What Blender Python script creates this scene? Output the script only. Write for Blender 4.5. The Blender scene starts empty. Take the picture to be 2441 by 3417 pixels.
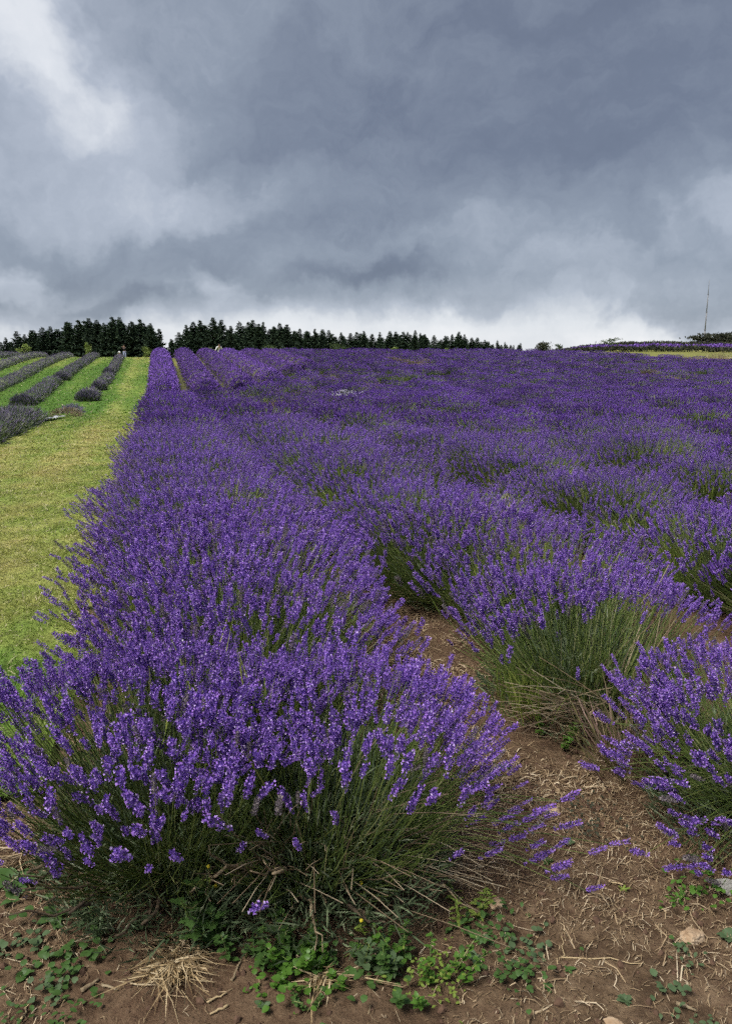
import bpy, math, random
import numpy as np
from mathutils import Vector, Matrix

# ------------------------------------------------------------------ camera, sky, sun, exposure
SC = bpy.context.scene
COL = SC.collection
F_PX, CX, CY = 2485.0, 1220.5, 1708.5          # focal length and centre in photograph pixels
PITCH, YAW, CAM_H = math.radians(11.3), math.radians(15.2), 1.55
EXPO = 1.65

cam_data = bpy.data.cameras.new('camera')
cam_data.sensor_fit = 'VERTICAL'; cam_data.sensor_height = 36.0
cam_data.lens = F_PX / 3417.0 * 36.0
cam_data.clip_start = 0.05; cam_data.clip_end = 5000
cam = bpy.data.objects.new('camera', cam_data); COL.objects.link(cam)
cam.location = (0, 0, CAM_H)
cam.rotation_euler = (math.pi / 2 - PITCH, 0, -YAW)
SC.camera = cam

SUN_EL, SUN_AZ = math.radians(56), math.radians(-118)     # azimuth from +Y towards +X
sd = bpy.data.lights.new('sun', 'SUN'); sd.energy = 1.5; sd.angle = math.radians(22); sd.color = (1.0, 0.965, 0.91)
sun = bpy.data.objects.new('sun', sd); COL.objects.link(sun)
sv = Vector((math.sin(SUN_AZ) * math.cos(SUN_EL), math.cos(SUN_AZ) * math.cos(SUN_EL), math.sin(SUN_EL)))
sun.rotation_euler = sv.to_track_quat('Z', 'Y').to_euler()

SC.view_settings.view_transform = 'Standard'
SC.view_settings.look = 'None'
SC.view_settings.gamma = 1.0
SC.view_settings.use_curve_mapping = False
SC.view_settings.exposure = EXPO
SC.render.engine = 'CYCLES'
SC.cycles.max_bounces = 4; SC.cycles.diffuse_bounces = 2; SC.cycles.transmission_bounces = 2; SC.cycles.use_light_tree = False
SC.render.use_persistent_data = False
SC.cycles.use_denoising = False
SC.cycles.use_adaptive_sampling = True; SC.cycles.adaptive_threshold = 0.035; SC.cycles.adaptive_min_samples = 24


def ray(px, py):
    a = (px - CX) / F_PX; b = -(py - CY) / F_PX
    f = math.cos(PITCH) + b * math.sin(PITCH); u = -math.sin(PITCH) + b * math.cos(PITCH)
    return np.array([f * math.sin(YAW) + a * math.cos(YAW), f * math.cos(YAW) - a * math.sin(YAW), u])


def unit(v):
    v = np.asarray(v, float); return v / (np.linalg.norm(v, axis=-1, keepdims=True) + 1e-12)


class NT:
    """small node-tree helper"""
    def __init__(s, tree): s.t = tree
    def n(s, typ, **kw):
        nd = s.t.nodes.new(typ)
        for k, v in kw.items():
            if k[0] == 'i' and k[1:].isdigit(): s.put(nd.inputs[int(k[1:])], v)
            elif hasattr(nd, k): setattr(nd, k, v)
            else: s.put(nd.inputs[k.replace('_', ' ')], v)
        return nd
    def put(s, sock, v):
        if isinstance(v, bpy.types.NodeSocket): s.t.links.new(v, sock)
        elif isinstance(v, bpy.types.Node): s.t.links.new(v.outputs[0], sock)
        else: sock.default_value = v
    def math(s, op, a, b=0.0, c=0.0, clamp=False):
        nd = s.t.nodes.new('ShaderNodeMath'); nd.operation = op; nd.use_clamp = clamp
        s.put(nd.inputs[0], a); s.put(nd.inputs[1], b); s.put(nd.inputs[2], c); return nd.outputs[0]
    def vmath(s, op, a, b=(0, 0, 0)):
        nd = s.t.nodes.new('ShaderNodeVectorMath'); nd.operation = op
        s.put(nd.inputs[0], a)
        if op == 'SCALE': s.put(nd.inputs['Scale'], b)
        else: s.put(nd.inputs[1], b)
        return nd.outputs['Value'] if op in ('LENGTH', 'DISTANCE', 'DOT_PRODUCT') else nd.outputs[0]
    def rng(s, v, a, b, c=0.0, d=1.0, smooth=False):
        nd = s.t.nodes.new('ShaderNodeMapRange'); nd.interpolation_type = 'SMOOTHSTEP' if smooth else 'LINEAR'
        for i, x in enumerate((v, a, b, c, d)): s.put(nd.inputs[i], x)
        return nd.outputs[0]
    def noise(s, vec, scale, detail=4.0, rough=0.55, dist=0.0):
        return s.n('ShaderNodeTexNoise', Vector=vec, Scale=scale, Detail=detail, Roughness=rough, Distortion=dist)
    def mix(s, f, a, b, mode='MIX'):
        nd = s.t.nodes.new('ShaderNodeMix'); nd.data_type = 'RGBA'; nd.blend_type = mode
        s.put(nd.inputs[0], f); s.put(nd.inputs[6], c4(a)); s.put(nd.inputs[7], c4(b)); return nd.outputs[2]
    def ramp(s, f, stops, interp='LINEAR'):
        nd = s.t.nodes.new('ShaderNodeValToRGB'); cr = nd.color_ramp; cr.interpolation = interp
        while len(cr.elements) < len(stops): cr.elements.new(0.5)
        for e, (p, c) in zip(cr.elements, stops): e.position = p; e.color = c4(c)
        s.put(nd.inputs[0], f); return nd.outputs[0]


def c4(c):
    if isinstance(c, (tuple, list)) and len(c) == 3: return (*c, 1.0)
    return c


# ---- the sky: Nishita behind a heavy broken stratocumulus deck
world = bpy.data.worlds.new('World'); SC.world = world; world.use_nodes = True
wt = world.node_tree; wt.nodes.clear(); W = NT(wt)
sky = W.n('ShaderNodeTexSky'); sky.sky_type = 'NISHITA'; sky.sun_disc = False
sky.sun_elevation = SUN_EL; sky.sun_rotation = SUN_AZ
d0 = W.n('ShaderNodeTexCoord').outputs['Generated']
wn1 = W.noise(d0, 3.2, 6, 0.55); wn2 = W.noise(d0, 10.0, 5, 0.6)
warp = W.vmath('SCALE', W.vmath('SUBTRACT', wn1.outputs['Color'], (0.5, 0.5, 0.5)), 0.34)
warp2 = W.vmath('SCALE', W.vmath('SUBTRACT', wn2.outputs['Color'], (0.5, 0.5, 0.5)), 0.12)
dw = W.vmath('ADD', W.vmath('ADD', d0, warp), warp2)
sx = W.n('ShaderNodeSeparateXYZ', i0=d0)
den = W.math('ADD', W.math('MAXIMUM', sx.outputs[2], 0.0), 0.16)
pl = W.n('ShaderNodeCombineXYZ', i0=W.math('DIVIDE', sx.outputs[0], den), i1=W.math('DIVIDE', sx.outputs[1], den))
nA = W.noise(pl, 0.85, 7, 0.5, 0.25).outputs[0]
nB = W.noise(W.n('ShaderNodeMapping', Vector=dw, Scale=(1, 1, 1.7)), 5.5, 8, 0.62).outputs[0]
val = W.math('ADD', 0.440, W.math('MULTIPLY', W.math('SUBTRACT', nA, 0.5), 0.30))
val = W.math('ADD', val, W.math('MULTIPLY', W.math('SUBTRACT', nB, 0.5), 0.37))
# brighter breaks and darker bellies of the deck: (x, y, half width, half height, amount)
BREAKS = [(0, 50, 230, 290, 0.38), (340, 370, 230, 200, 0.15), (120, 560, 600, 260, 0.07), (640, 650, 520, 100, 0.15), (30, 885, 220, 70, 0.22),
          (700, 985, 130, 90, 0.20), (2460, 760, 200, 100, 0.20), (2050, 950, 420, 70, 0.08), (2330, 1040, 520, 80, 0.16), (1500, 860, 500, 60, 0.07),
          (1950, 160, 1250, 700, -0.17), (1150, 330, 480, 300, -0.05), (950, 860, 460, 120, -0.06), (330, 820, 330, 90, -0.07), (420, 985, 260, 50, -0.14), (1250, 990, 460, 60, -0.16)]
for bx_, by_, rw, rh, amp in BREAKS:
    c = unit(ray(bx_, by_)); r = unit(ray(bx_ + 10, by_)) - c; r = unit(r); u = unit(ray(bx_, by_ - 10)) - c; u = unit(u)
    df = W.vmath('SUBTRACT', dw, tuple(c))
    a = W.math('DIVIDE', W.vmath('DOT_PRODUCT', df, tuple(r)), rw / F_PX)
    b = W.math('DIVIDE', W.vmath('DOT_PRODUCT', df, tuple(u)), rh / F_PX)
    e = W.math('ABSOLUTE', W.math('SUBTRACT', W.vmath('DOT_PRODUCT', d0, tuple(c)), 1.0))
    q = W.math('SQRT', W.math('ADD', W.math('ADD', W.math('MULTIPLY', a, a), W.math('MULTIPLY', b, b)), W.math('MULTIPLY', e, 1.0)))
    val = W.math('ADD', val, W.math('MULTIPLY', W.rng(q, 0.15, 1.25, 1.0, 0.0, True), amp))
nC = W.noise(W.n('ShaderNodeMapping', Vector=dw, Scale=(1, 1, 1.9)), 15.0, 5, 0.6).outputs[0]
val = W.math('ADD', val, W.math('MULTIPLY', W.math('SUBTRACT', nC, 0.5), 0.13))
dws = W.n('ShaderNodeSeparateXYZ', i0=dw)
hz = W.math('ADD', W.math('MULTIPLY', sx.outputs[2], 0.62), W.math('MULTIPLY', dws.outputs[2], 0.38))
val = W.math('ADD', val, W.math('MULTIPLY', W.rng(hz, 0.03, 0.080, 1.0, 0.0, True), 0.42))
K = 10.0 / (2.0 ** EXPO)
def kc(*c): return tuple(x * K for x in c)
cl = W.ramp(val, [(0.0, (.11, .132, .19)), (0.22, (.158, .187, .257)), (0.42, (.268, .310, .385)), (0.62, (.44, .485, .57)), (0.82, (.72, .75, .80)), (1.0, (.88, .89, .92))])
cl = W.vmath('SCALE', cl, K)
fin = W.mix(0.965, sky.outputs[0], cl)
bg = W.n('ShaderNodeBackground', Color=fin, Strength=0.1)
W.n('ShaderNodeOutputWorld', Surface=bg)
world.cycles.sampling_method = 'MANUAL'; world.cycles.sample_map_resolution = 256


# ------------------------------------------------------------------ geometry helpers
def sst(a, b, x):
    t = np.clip((np.asarray(x, float) - a) / (b - a), 0, 1); return t * t * (3 - 2 * t)


def rampi(y, a, b):
    t = np.clip((y - a) / (b - a), 0, 1); return (b - a) * (t ** 3 - t ** 4 / 2) + np.maximum(y - b, 0)


def terr(x, y):
    x = np.asarray(x, float); y = np.asarray(y, float)
    z = 0.066 * (rampi(y, 23, 34) - rampi(y, 52, 66))
    r = sst(0.12, 0.5, x / np.maximum(y, 8.0))
    r2 = sst(0.46, 0.72, x / np.maximum(y, 8.0))
    z = z + r * 0.028 * (rampi(y, 56, 66) - rampi(y, 90, 120)) + r2 * (0.060 * (rampi(y, 85, 105) - rampi(y, 128, 150)))
    z = z - (1 - r) * (0.004 * rampi(y, 62, 80) + 0.016 * rampi(y, 98, 110) - 0.02 * rampi(y, 150, 190)) + 0.004 * rampi(y, 300, 500)
    return z


def hit(px, py, dz=0.0):
    d = ray(px, py); d = d / math.hypot(d[0], d[1])
    t = np.arange(1, 400, .02)
    p = d[None] * t[:, None] + np.array([0, 0, CAM_H])
    k = np.where(p[:, 2] < terr(p[:, 0], p[:, 1]) + dz)[0]
    return p[k[0]]


def at_dist(px, py, D):
    d = ray(px, py); t = D / math.hypot(d[0], d[1]); return d * t + np.array([0, 0, CAM_H])


def project(p):
    q = np.asarray(p, float) - np.array([0, 0, CAM_H])
    f = q[..., 0] * math.sin(YAW) + q[..., 1] * math.cos(YAW); r = q[..., 0] * math.cos(YAW) - q[..., 1] * math.sin(YAW)
    c = f * math.cos(PITCH) - q[..., 2] * math.sin(PITCH); u = f * math.sin(PITCH) + q[..., 2] * math.cos(PITCH)
    c = np.where(np.abs(c) < 1e-6, 1e-6, c)
    return CX + F_PX * r / c, CY - F_PX * u / c, c


def mesh_np(name, V, F, mats, midx=None, smooth=False):
    V = np.ascontiguousarray(V, np.float32).reshape(-1, 3); F = np.ascontiguousarray(F, np.int32); k = F.shape[1]; m = F.shape[0]
    me = bpy.data.meshes.new(name)
    me.vertices.add(len(V)); me.vertices.foreach_set('co', V.ravel())
    me.loops.add(m * k); me.loops.foreach_set('vertex_index', F.ravel())
    me.polygons.add(m); me.polygons.foreach_set('loop_start', np.arange(0, m * k, k, dtype=np.int32))
    for mt in mats: me.materials.append(mt)
    if midx is not None: me.polygons.foreach_set('material_index', np.ascontiguousarray(midx, np.int32))
    me.polygons.foreach_set('use_smooth', np.full(m, bool(smooth)))
    me.update(calc_edges=True)
    return me


class Geo:
    def __init__(s): s.V = []; s.F = []; s.M = []; s.n = 0
    def add(s, V, F, m=0):
        V = np.asarray(V, float).reshape(-1, 3); F = np.asarray(F, int).reshape(-1, 3)
        s.V.append(V); s.F.append(F + s.n); s.M.append(np.full(len(F), m) if np.isscalar(m) else np.asarray(m)); s.n += len(V)
        return s
    def mesh(s, name, mats, smooth=False):
        return mesh_np(name, np.concatenate(s.V), np.concatenate(s.F), mats, np.concatenate(s.M), smooth)


def link(name, data, parent=None, loc=None, **props):
    o = bpy.data.objects.new(name, data); COL.objects.link(o)
    if parent is not None: o.parent = parent
    if loc is not None: o.location = loc
    for k, v in props.items():
        if v is not None: o[k] = v
    return o


def thing(name, label, cat, loc=(0, 0, 0), group=None, data=None):
    return link(name, data, None, loc, label=label, category=cat, group=group)


def bake(V, F, pos, dirs, scale, rng, m=None):
    """copies of a template (axis +Z) at positions, pointing along dirs"""
    N = len(pos); d = unit(dirs); h = unit(rng.normal(size=(N, 3)))
    a = unit(np.cross(d, h)); b = np.cross(d, a)
    R = np.stack([a, b, d], axis=2)
    sc = np.asarray(scale, float)
    if sc.ndim == 1: sc = np.repeat(sc[:, None], 3, 1)
    VV = np.einsum('nij,nvj->nvi', R, V[None] * sc[:, None, :]) + pos[:, None, :]
    FF = F[None] + (np.arange(N) * len(V))[:, None, None]
    MM = np.tile(m, N) if m is not None else np.zeros(N * len(F), int)
    return VV.reshape(-1, 3), FF.reshape(-1, 3), MM


def blades(P, D, L, Wd, bend, rng, side=None):
    """tapered two-segment blades, three triangles each"""
    N = len(P); D = unit(D)
    if side is None: side = unit(np.cross(D, rng.normal(size=(N, 3))))
    L = np.broadcast_to(L, (N,))[:, None]; Wd = np.broadcast_to(Wd, (N,))[:, None]
    s = side * Wd * 0.5
    mid = P + D * L * 0.55 + bend * 0.3; tip = P + D * L + bend
    V = np.stack([P - s * .7, P + s * .7, mid - s, mid + s, tip], 1).reshape(-1, 3)
    f = np.array([[0, 1, 3], [0, 3, 2], [2, 3, 4]])
    F = (f[None] + (np.arange(N) * 5)[:, None, None]).reshape(-1, 3)
    return V, F


def leaves_geo(P, D, L, Wd, rng, droop=0.25):
    """broad leaves: folded along the midrib, eight triangles each"""
    N = len(P); D = unit(D); up = np.tile([0, 0, 1.0], (N, 1)) + rng.normal(size=(N, 3)) * .15
    s = unit(np.cross(D, up)); nrm = unit(np.cross(s, D))
    L = np.broadcast_to(L, (N,))[:, None]; Wd = np.broadcast_to(Wd, (N,))[:, None]
    def pt(t, w, lift): return P + D * L * t + s * Wd * w * .5 + nrm * Wd * lift - np.array([0, 0, 1.]) * L * droop * t * t
    pts = [pt(0, 0, 0), pt(.3, -.85, .14), pt(.3, 0, 0), pt(.3, .85, .14), pt(.65, -.8, .14), pt(.65, 0, 0), pt(.65, .8, .14), pt(1, 0, 0)]
    V = np.stack(pts, 1).reshape(-1, 3)
    f = np.array([[0, 2, 1], [0, 3, 2], [1, 2, 5], [1, 5, 4], [2, 3, 6], [2, 6, 5], [4, 5, 7], [5, 6, 7]])
    F = (f[None] + (np.arange(N) * 8)[:, None, None]).reshape(-1, 3)
    return V, F


def stems_geo(B, C, T, r, segs=3, sides=3):
    """tapering stems along quadratic curves B-C-T"""
    N = len(B); t = np.linspace(0, 1, segs + 1)
    P = (1 - t)[None, :, None] ** 2 * B[:, None] + 2 * ((1 - t) * t)[None, :, None] * C[:, None] + t[None, :, None] ** 2 * T[:, None]
    d = unit(T - B); a = unit(np.cross(d, np.array([0.37, 0.21, 0.9]))); b = np.cross(d, a)
    ang = np.arange(sides) * 2 * math.pi / sides
    off = a[:, None] * np.cos(ang)[None, :, None] + b[:, None] * np.sin(ang)[None, :, None]
    rr = np.broadcast_to(r, (N,))[:, None] * np.linspace(1.25, 0.75, segs + 1)[None]
    V = (P[:, :, None] + off[:, None] * rr[:, :, None, None]).reshape(-1, 3)
    f = []
    for i in range(segs):
        for k in range(sides):
            k2 = (k + 1) % sides; a0, a1, b0, b1 = i * sides + k, i * sides + k2, (i + 1) * sides + k, (i + 1) * sides + k2
            f += [[a0, a1, b1], [a0, b1, b0]]
    f = np.array(f); F = (f[None] + (np.arange(N) * (segs + 1) * sides)[:, None, None]).reshape(-1, 3)
    return V, F


def tube(pts, rad, sides=6, cap=True):
    pts = np.asarray(pts, float); n = len(pts); rad = np.broadcast_to(rad, (n,))
    tg = unit(np.gradient(pts, axis=0)); a = unit(np.cross(tg, np.array([0.31, 0.17, 0.93]))); b = np.cross(tg, a)
    ang = np.arange(sides) * 2 * math.pi / sides
    V = pts[:, None] + (a[:, None] * np.cos(ang)[None, :, None] + b[:, None] * np.sin(ang)[None, :, None]) * rad[:, None, None]
    F = []
    for i in range(n - 1):
        for k in range(sides):
            k2 = (k + 1) % sides
            F += [[i * sides + k, i * sides + k2, (i + 1) * sides + k2], [i * sides + k, (i + 1) * sides + k2, (i + 1) * sides + k]]
    if cap:
        for k in range(1, sides - 1): F += [[0, k + 1, k], [(n - 1) * sides, (n - 1) * sides + k, (n - 1) * sides + k + 1]]
    return V.reshape(-1, 3), np.array(F)


def blob(rng, sub=2, rough=0.25, seed_dirs=7):
    """irregular faceted lump of radius about 1"""
    t = (1 + 5 ** .5) / 2
    v = [(-1, t, 0), (1, t, 0), (-1, -t, 0), (1, -t, 0), (0, -1, t), (0, 1, t), (0, -1, -t), (0, 1, -t), (t, 0, -1), (t, 0, 1), (-t, 0, -1), (-t, 0, 1)]
    f = [(0, 11, 5), (0, 5, 1), (0, 1, 7), (0, 7, 10), (0, 10, 11), (1, 5, 9), (5, 11, 4), (11, 10, 2), (10, 7, 6), (7, 1, 8), (3, 9, 4), (3, 4, 2), (3, 2, 6), (3, 6, 8), (3, 8, 9), (4, 9, 5), (2, 4, 11), (6, 2, 10), (8, 6, 7), (9, 8, 1)]
    v = [tuple(unit(x)) for x in v]
    for _ in range(sub):
        mid = {}; nf = []
        def m(i, j):
            key = (min(i, j), max(i, j))
            if key not in mid:
                v.append(tuple(unit(np.array(v[i]) + np.array(v[j])))); mid[key] = len(v) - 1
            return mid[key]
        for a, b, c in f:
            x, y, z = m(a, b), m(b, c), m(c, a); nf += [(a, x, z), (b, y, x), (c, z, y), (x, y, z)]
        f = nf
    V = np.array(v); k = unit(rng.normal(size=(seed_dirs, 3)))
    cut = rng.uniform(.55, .95, seed_dirs)
    r = np.ones(len(V))
    for i in range(seed_dirs):
        dt = V @ k[i]; r = np.minimum(r, np.where(dt > .05, cut[i] / np.maximum(dt, .05), 9))
    r = r * (1 + rng.normal(size=len(V)) * rough * .12)
    return V * r[:, None], np.array(f)


_ONES = ['first', 'second', 'third', 'fourth', 'fifth', 'sixth', 'seventh', 'eighth', 'ninth', 'tenth', 'eleventh', 'twelfth', 'thirteenth', 'fourteenth', 'fifteenth', 'sixteenth', 'seventeenth', 'eighteenth', 'nineteenth']
_TENS = {2: ('twentieth', 'twenty'), 3: ('thirtieth', 'thirty'), 4: ('fortieth', 'forty'), 5: ('fiftieth', 'fifty'), 6: ('sixtieth', 'sixty')}
def ordinal(n):
    if n > 69: return ('seventieth', 'seventy')[n > 70] + ('-' + _ONES[n - 71] if n > 70 else '') if n < 80 else ('eightieth', 'eighty')[n > 80] + ('-' + _ONES[n - 81] if n > 80 else '') if n < 90 else ('ninetieth', 'ninety')[n > 90] + ('-' + _ONES[n - 91] if n > 90 else '')
    if n < 20: return _ONES[n - 1]
    t, o = divmod(n, 10)
    return _TENS[t][0] if o == 0 else _TENS[t][1] + '-' + _ONES[o - 1]


# ------------------------------------------------------------------ materials
def new_mat(name):
    m = bpy.data.materials.new(name); m.use_nodes = True; m.node_tree.nodes.clear(); return m, NT(m.node_tree)


def leafy(name, stops, rough=0.6, transl=0.25, obj_var=0.25, spec=0.25):
    """petals, leaves, stems: colour varies from piece to piece and from plant to plant"""
    m, N = new_mat(name)
    g = N.n('ShaderNodeNewGeometry'); oi = N.n('ShaderNodeObjectInfo')
    col = N.ramp(g.outputs['Random Per Island'], stops)
    br = N.math('ADD', 1.0 - obj_var, N.math('MULTIPLY', oi.outputs['Random'], 2 * obj_var))
    col = N.vmath('SCALE', col, br)
    p = N.n('ShaderNodeBsdfPrincipled', Base_Color=col, Roughness=rough); p.inputs['Specular IOR Level'].default_value = spec
    tr = N.n('ShaderNodeBsdfTranslucent', Color=col)
    mx = N.n('ShaderNodeMixShader', i0=transl, i1=p.outputs[0], i2=tr.outputs[0])
    N.n('ShaderNodeOutputMaterial', Surface=mx); return m


def plain(name, stops, scale=8.0, rough=0.8, bump=0.0, detail=6, spec=0.3):
    m, N = new_mat(name)
    tc = N.n('ShaderNodeTexCoord').outputs['Object']
    ns = N.noise(tc, scale, detail, 0.6).outputs[0]
    col = N.ramp(ns, stops)
    p = N.n('ShaderNodeBsdfPrincipled', Base_Color=col, Roughness=rough); p.inputs['Specular IOR Level'].default_value = spec
    if bump:
        b = N.n('ShaderNodeBump', Height=ns, Strength=bump, Distance=0.01); N.put(p.inputs['Normal'], b)
    N.n('ShaderNodeOutputMaterial', Surface=p); return m


M_CALYX = leafy('lavender_calyx', [(0, (.10, .08, .10)), (.1, (.080, .044, .19)), (.5, (.168, .083, .41)), (.8, (.265, .136, .575)), (1, (.385, .24, .67))], .65, .25, .12)
M_SPENT = leafy('spent_lavender', [(0, (.10, .085, .08)), (.5, (.17, .14, .165)), (.85, (.24, .20, .22)), (1, (.34, .30, .26))], .7, .15, .1)
M_FLORET = leafy('lavender_floret', [(0, (.31, .14, .58)), (.5, (.47, .24, .80)), (.86, (.54, .35, .88)), (.96, (.64, .50, .82)), (1, (.70, .62, .76))], .55, .3, .08)
M_LAVFAR = leafy('lavender_far', [(0, (.09, .07, .09)), (.08, (.070, .036, .16)), (.4, (.150, .068, .37)), (.75, (.275, .128, .60)), (1, (.47, .255, .83))], .6, .25, .22)
M_STEM = leafy('lavender_stem', [(0, (.07, .11, .028)), (.6, (.135, .195, .045)), (.9, (.24, .285, .085)), (1, (.42, .40, .22))], .6, .2, .15)
M_LEAF = leafy('lavender_leaf', [(0, (.055, .085, .040)), (.55, (.115, .160, .078)), (.9, (.20, .245, .135)), (1, (.31, .34, .22))], .65, .2, .15)
M_LIME = leafy('fresh_green_shoot', [(0, (.12, .175, .03)), (.6, (.20, .27, .05)), (1, (.36, .37, .10))], .6, .3, .15)
M_DRY = leafy('dry_stem', [(0, (.12, .085, .05)), (.5, (.27, .20, .125)), (1, (.46, .38, .26))], .75, .1, .15)
M_PINKDRY = leafy('seeded_shoot', [(0, (.12, .13, .05)), (.5, (.22, .19, .08)), (.8, (.28, .17, .15)), (1, (.40, .30, .22))], .7, .2, .15)
M_WOOD = plain('lavender_wood', [(0.3, (.035, .025, .017)), (.6, (.11, .08, .05)), (.8, (.19, .15, .10))], 45, .85, .5)
M_PALEWOOD = plain('bleached_branch', [(0.3, (.12, .085, .05)), (.55, (.25, .19, .115)), (.8, (.40, .33, .22))], 60, .8, .5)
M_GREYSP = leafy('grey_lavender_spike', [(0, (.10, .085, .135)), (.5, (.19, .155, .265)), (.85, (.28, .235, .35)), (1, (.40, .38, .42))], .65, .2, .08)
M_GREYLF = leafy('grey_lavender_leaf', [(0, (.06, .09, .035)), (.6, (.125, .17, .07)), (1, (.25, .28, .15))], .65, .2, .1)
M_CONIFER = leafy('conifer_needles', [(0, (.014, .026, .015)), (.6, (.029, .050, .028)), (1, (.058, .088, .046))], .7, .08, .22, .15)
M_BARK = plain('conifer_bark', [(0.3, (.018, .014, .011)), (.7, (.05, .04, .03))], 6, .9, .3)
M_SAPL = leafy('sapling_leaf', [(0, (.13, .19, .04)), (.6, (.23, .31, .07)), (1, (.36, .40, .15))], .55, .3, .1)
M_SHRUB = leafy('shrub_leaf', [(0, (.03, .055, .02)), (.6, (.065, .10, .035)), (1, (.12, .16, .06))], .6, .25, .15)
M_HEDGE = leafy('dark_hedge_leaf', [(0, (.024, .028, .018)), (.6, (.05, .055, .034)), (.9, (.08, .085, .05)), (1, (.13, .12, .08))], .65, .2, .15)
M_WEED = leafy('weed_leaf', [(0, (.035, .075, .02)), (.6, (.07, .14, .034)), (1, (.13, .215, .06))], .5, .3, .12, .35)
M_MINT = leafy('bright_weed_leaf', [(0, (.045, .11, .016)), (.6, (.09, .195, .028)), (1, (.16, .29, .05))], .45, .3, .1, .4)
M_DULLWEED = leafy('grey_green_weed_leaf', [(0, (.055, .095, .045)), (.6, (.10, .155, .07)), (1, (.17, .22, .11))], .55, .3, .1, .3)
M_STRAW = leafy('straw', [(0, (.08, .05, .03)), (.3, (.20, .135, .075)), (.75, (.38, .28, .165)), (1, (.55, .45, .31))], .7, .1, .05)
M_TUFT = leafy('bleached_grass', [(0, (.24, .16, .08)), (.5, (.47, .35, .19)), (1, (.62, .50, .32))], .7, .15, .05)
M_CLOD = plain('soil_clod', [(0.3, (.05, .028, .017)), (.7, (.145, .085, .055))], 30, .95, .6)
M_STONE = plain('limestone', [(0.3, (.23, .135, .07)), (.5, (.42, .30, .19)), (.75, (.55, .45, .33))], 14, .85, .7)
M_GSTONE = plain('grey_limestone', [(0.3, (.19, .18, .16)), (.6, (.34, .33, .30)), (.8, (.44, .43, .40))], 14, .85, .7)
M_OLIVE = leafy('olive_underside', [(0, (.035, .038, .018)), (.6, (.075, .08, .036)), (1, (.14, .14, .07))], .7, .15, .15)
M_WHITEFL = leafy('white_flower', [(0, (.42, .38, .50)), (1, (.70, .67, .74))], .6, .3, .05)
M_YELLOWFL = leafy('yellow_flower', [(0, (.55, .45, .02)), (1, (.75, .62, .05))], .6, .3, .05)
M_MAST = plain('mast_steel', [(0.3, (.16, .16, .17)), (.7, (.24, .24, .25))], .2, .6)
M_FABRIC = plain('weed_fabric', [(0.3, (.22, .23, .24)), (.7, (.46, .47, .48))], 6, .9, .3)

# soil
M_SOIL, N = new_mat('soil')
pos = N.n('ShaderNodeNewGeometry').outputs['Position']
n1 = N.noise(pos, 1.1, 5, .6).outputs[0]; n2 = N.noise(pos, 14, 8, .68).outputs[0]; n3 = N.noise(pos, 95, 4, .7).outputs[0]
col = N.ramp(n2, [(.28, (.038, .023, .013)), (.46, (.100, .064, .037)), (.60, (.172, .116, .069)), (.78, (.28, .20, .125))])
col = N.mix(N.rng(n1, .35, .65), col, N.mix(.5, col, (.13, .075, .048)))
col = N.mix(N.math('MULTIPLY', N.rng(n3, .55, .75), .6), col, (.24, .17, .105))
# open country far beyond the field is pasture
sp = N.n('ShaderNodeSeparateXYZ', i0=pos)
far = N.rng(sp.outputs[1], 47, 52)
mid_g = N.math('MULTIPLY', N.rng(sp.outputs[1], 17, 24), N.rng(n1, .30, .5, .5, 1.0))
col = N.mix(mid_g, col, N.ramp(n2, [(.3, (.045, .05, .02)), (.55, (.10, .10, .042)), (.75, (.19, .165, .08))]))
past = N.ramp(N.noise(pos, .12, 6, .6).outputs[0], [(.3, (.13, .15, .035)), (.55, (.21, .21, .06)), (.75, (.26, .235, .085))])
col = N.mix(far, col, past)
h = N.math('ADD', N.math('MULTIPLY', n2, 1.0), N.math('MULTIPLY', n3, .35))
p = N.n('ShaderNodeBsdfPrincipled', Base_Color=col, Roughness=.95); p.inputs['Specular IOR Level'].default_value = .15
b = N.n('ShaderNodeBump', Height=h, Strength=1.0, Distance=.022); N.put(p.inputs['Normal'], b)
N.n('ShaderNodeOutputMaterial', Surface=p)


def grass_colour(N, pos):
    """mown meadow: lush and straw-coloured patches of turf"""
    stretched = N.n('ShaderNodeMapping', Vector=pos, Scale=(1.0, 0.30, 1.0))
    big = N.noise(stretched, .42, 5, .6).outputs[0]; mid = N.noise(pos, 2.1, 5, .6).outputs[0]
    sp = N.n('ShaderNodeSeparateXYZ', i0=pos)
    lush = N.math('MULTIPLY', N.rng(sp.outputs[1], 19, 27, 0, 1, True), N.rng(sp.outputs[1], 40, 54, 1, .35, True))   # greener in the dip
    lush = N.math('MULTIPLY', lush, N.rng(sp.outputs[0], -1.4, -2.3, .45, 1.0, True))
    lush2 = N.math('MULTIPLY', N.rng(sp.outputs[1], 4.9, 3.4, 0, 1, True), .75)
    g = N.math('ADD', N.math('ADD', N.math('MULTIPLY', big, .85), N.math('MULTIPLY', mid, .5)), N.math('MULTIPLY', N.math('MAXIMUM', lush, lush2), .34))
    g = N.math('ADD', g, N.math('MULTIPLY', N.math('SINE', N.math('MULTIPLY', sp.outputs[0], 5.2)), .05))          # mower passes
    return g
GRASS_STOPS = [(.44, (.46, .375, .16)), (.58, (.39, .375, .115)), (.72, (.28, .335, .075)), (.88, (.15, .25, .040)), (1.0, (.10, .20, .028))]

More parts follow.
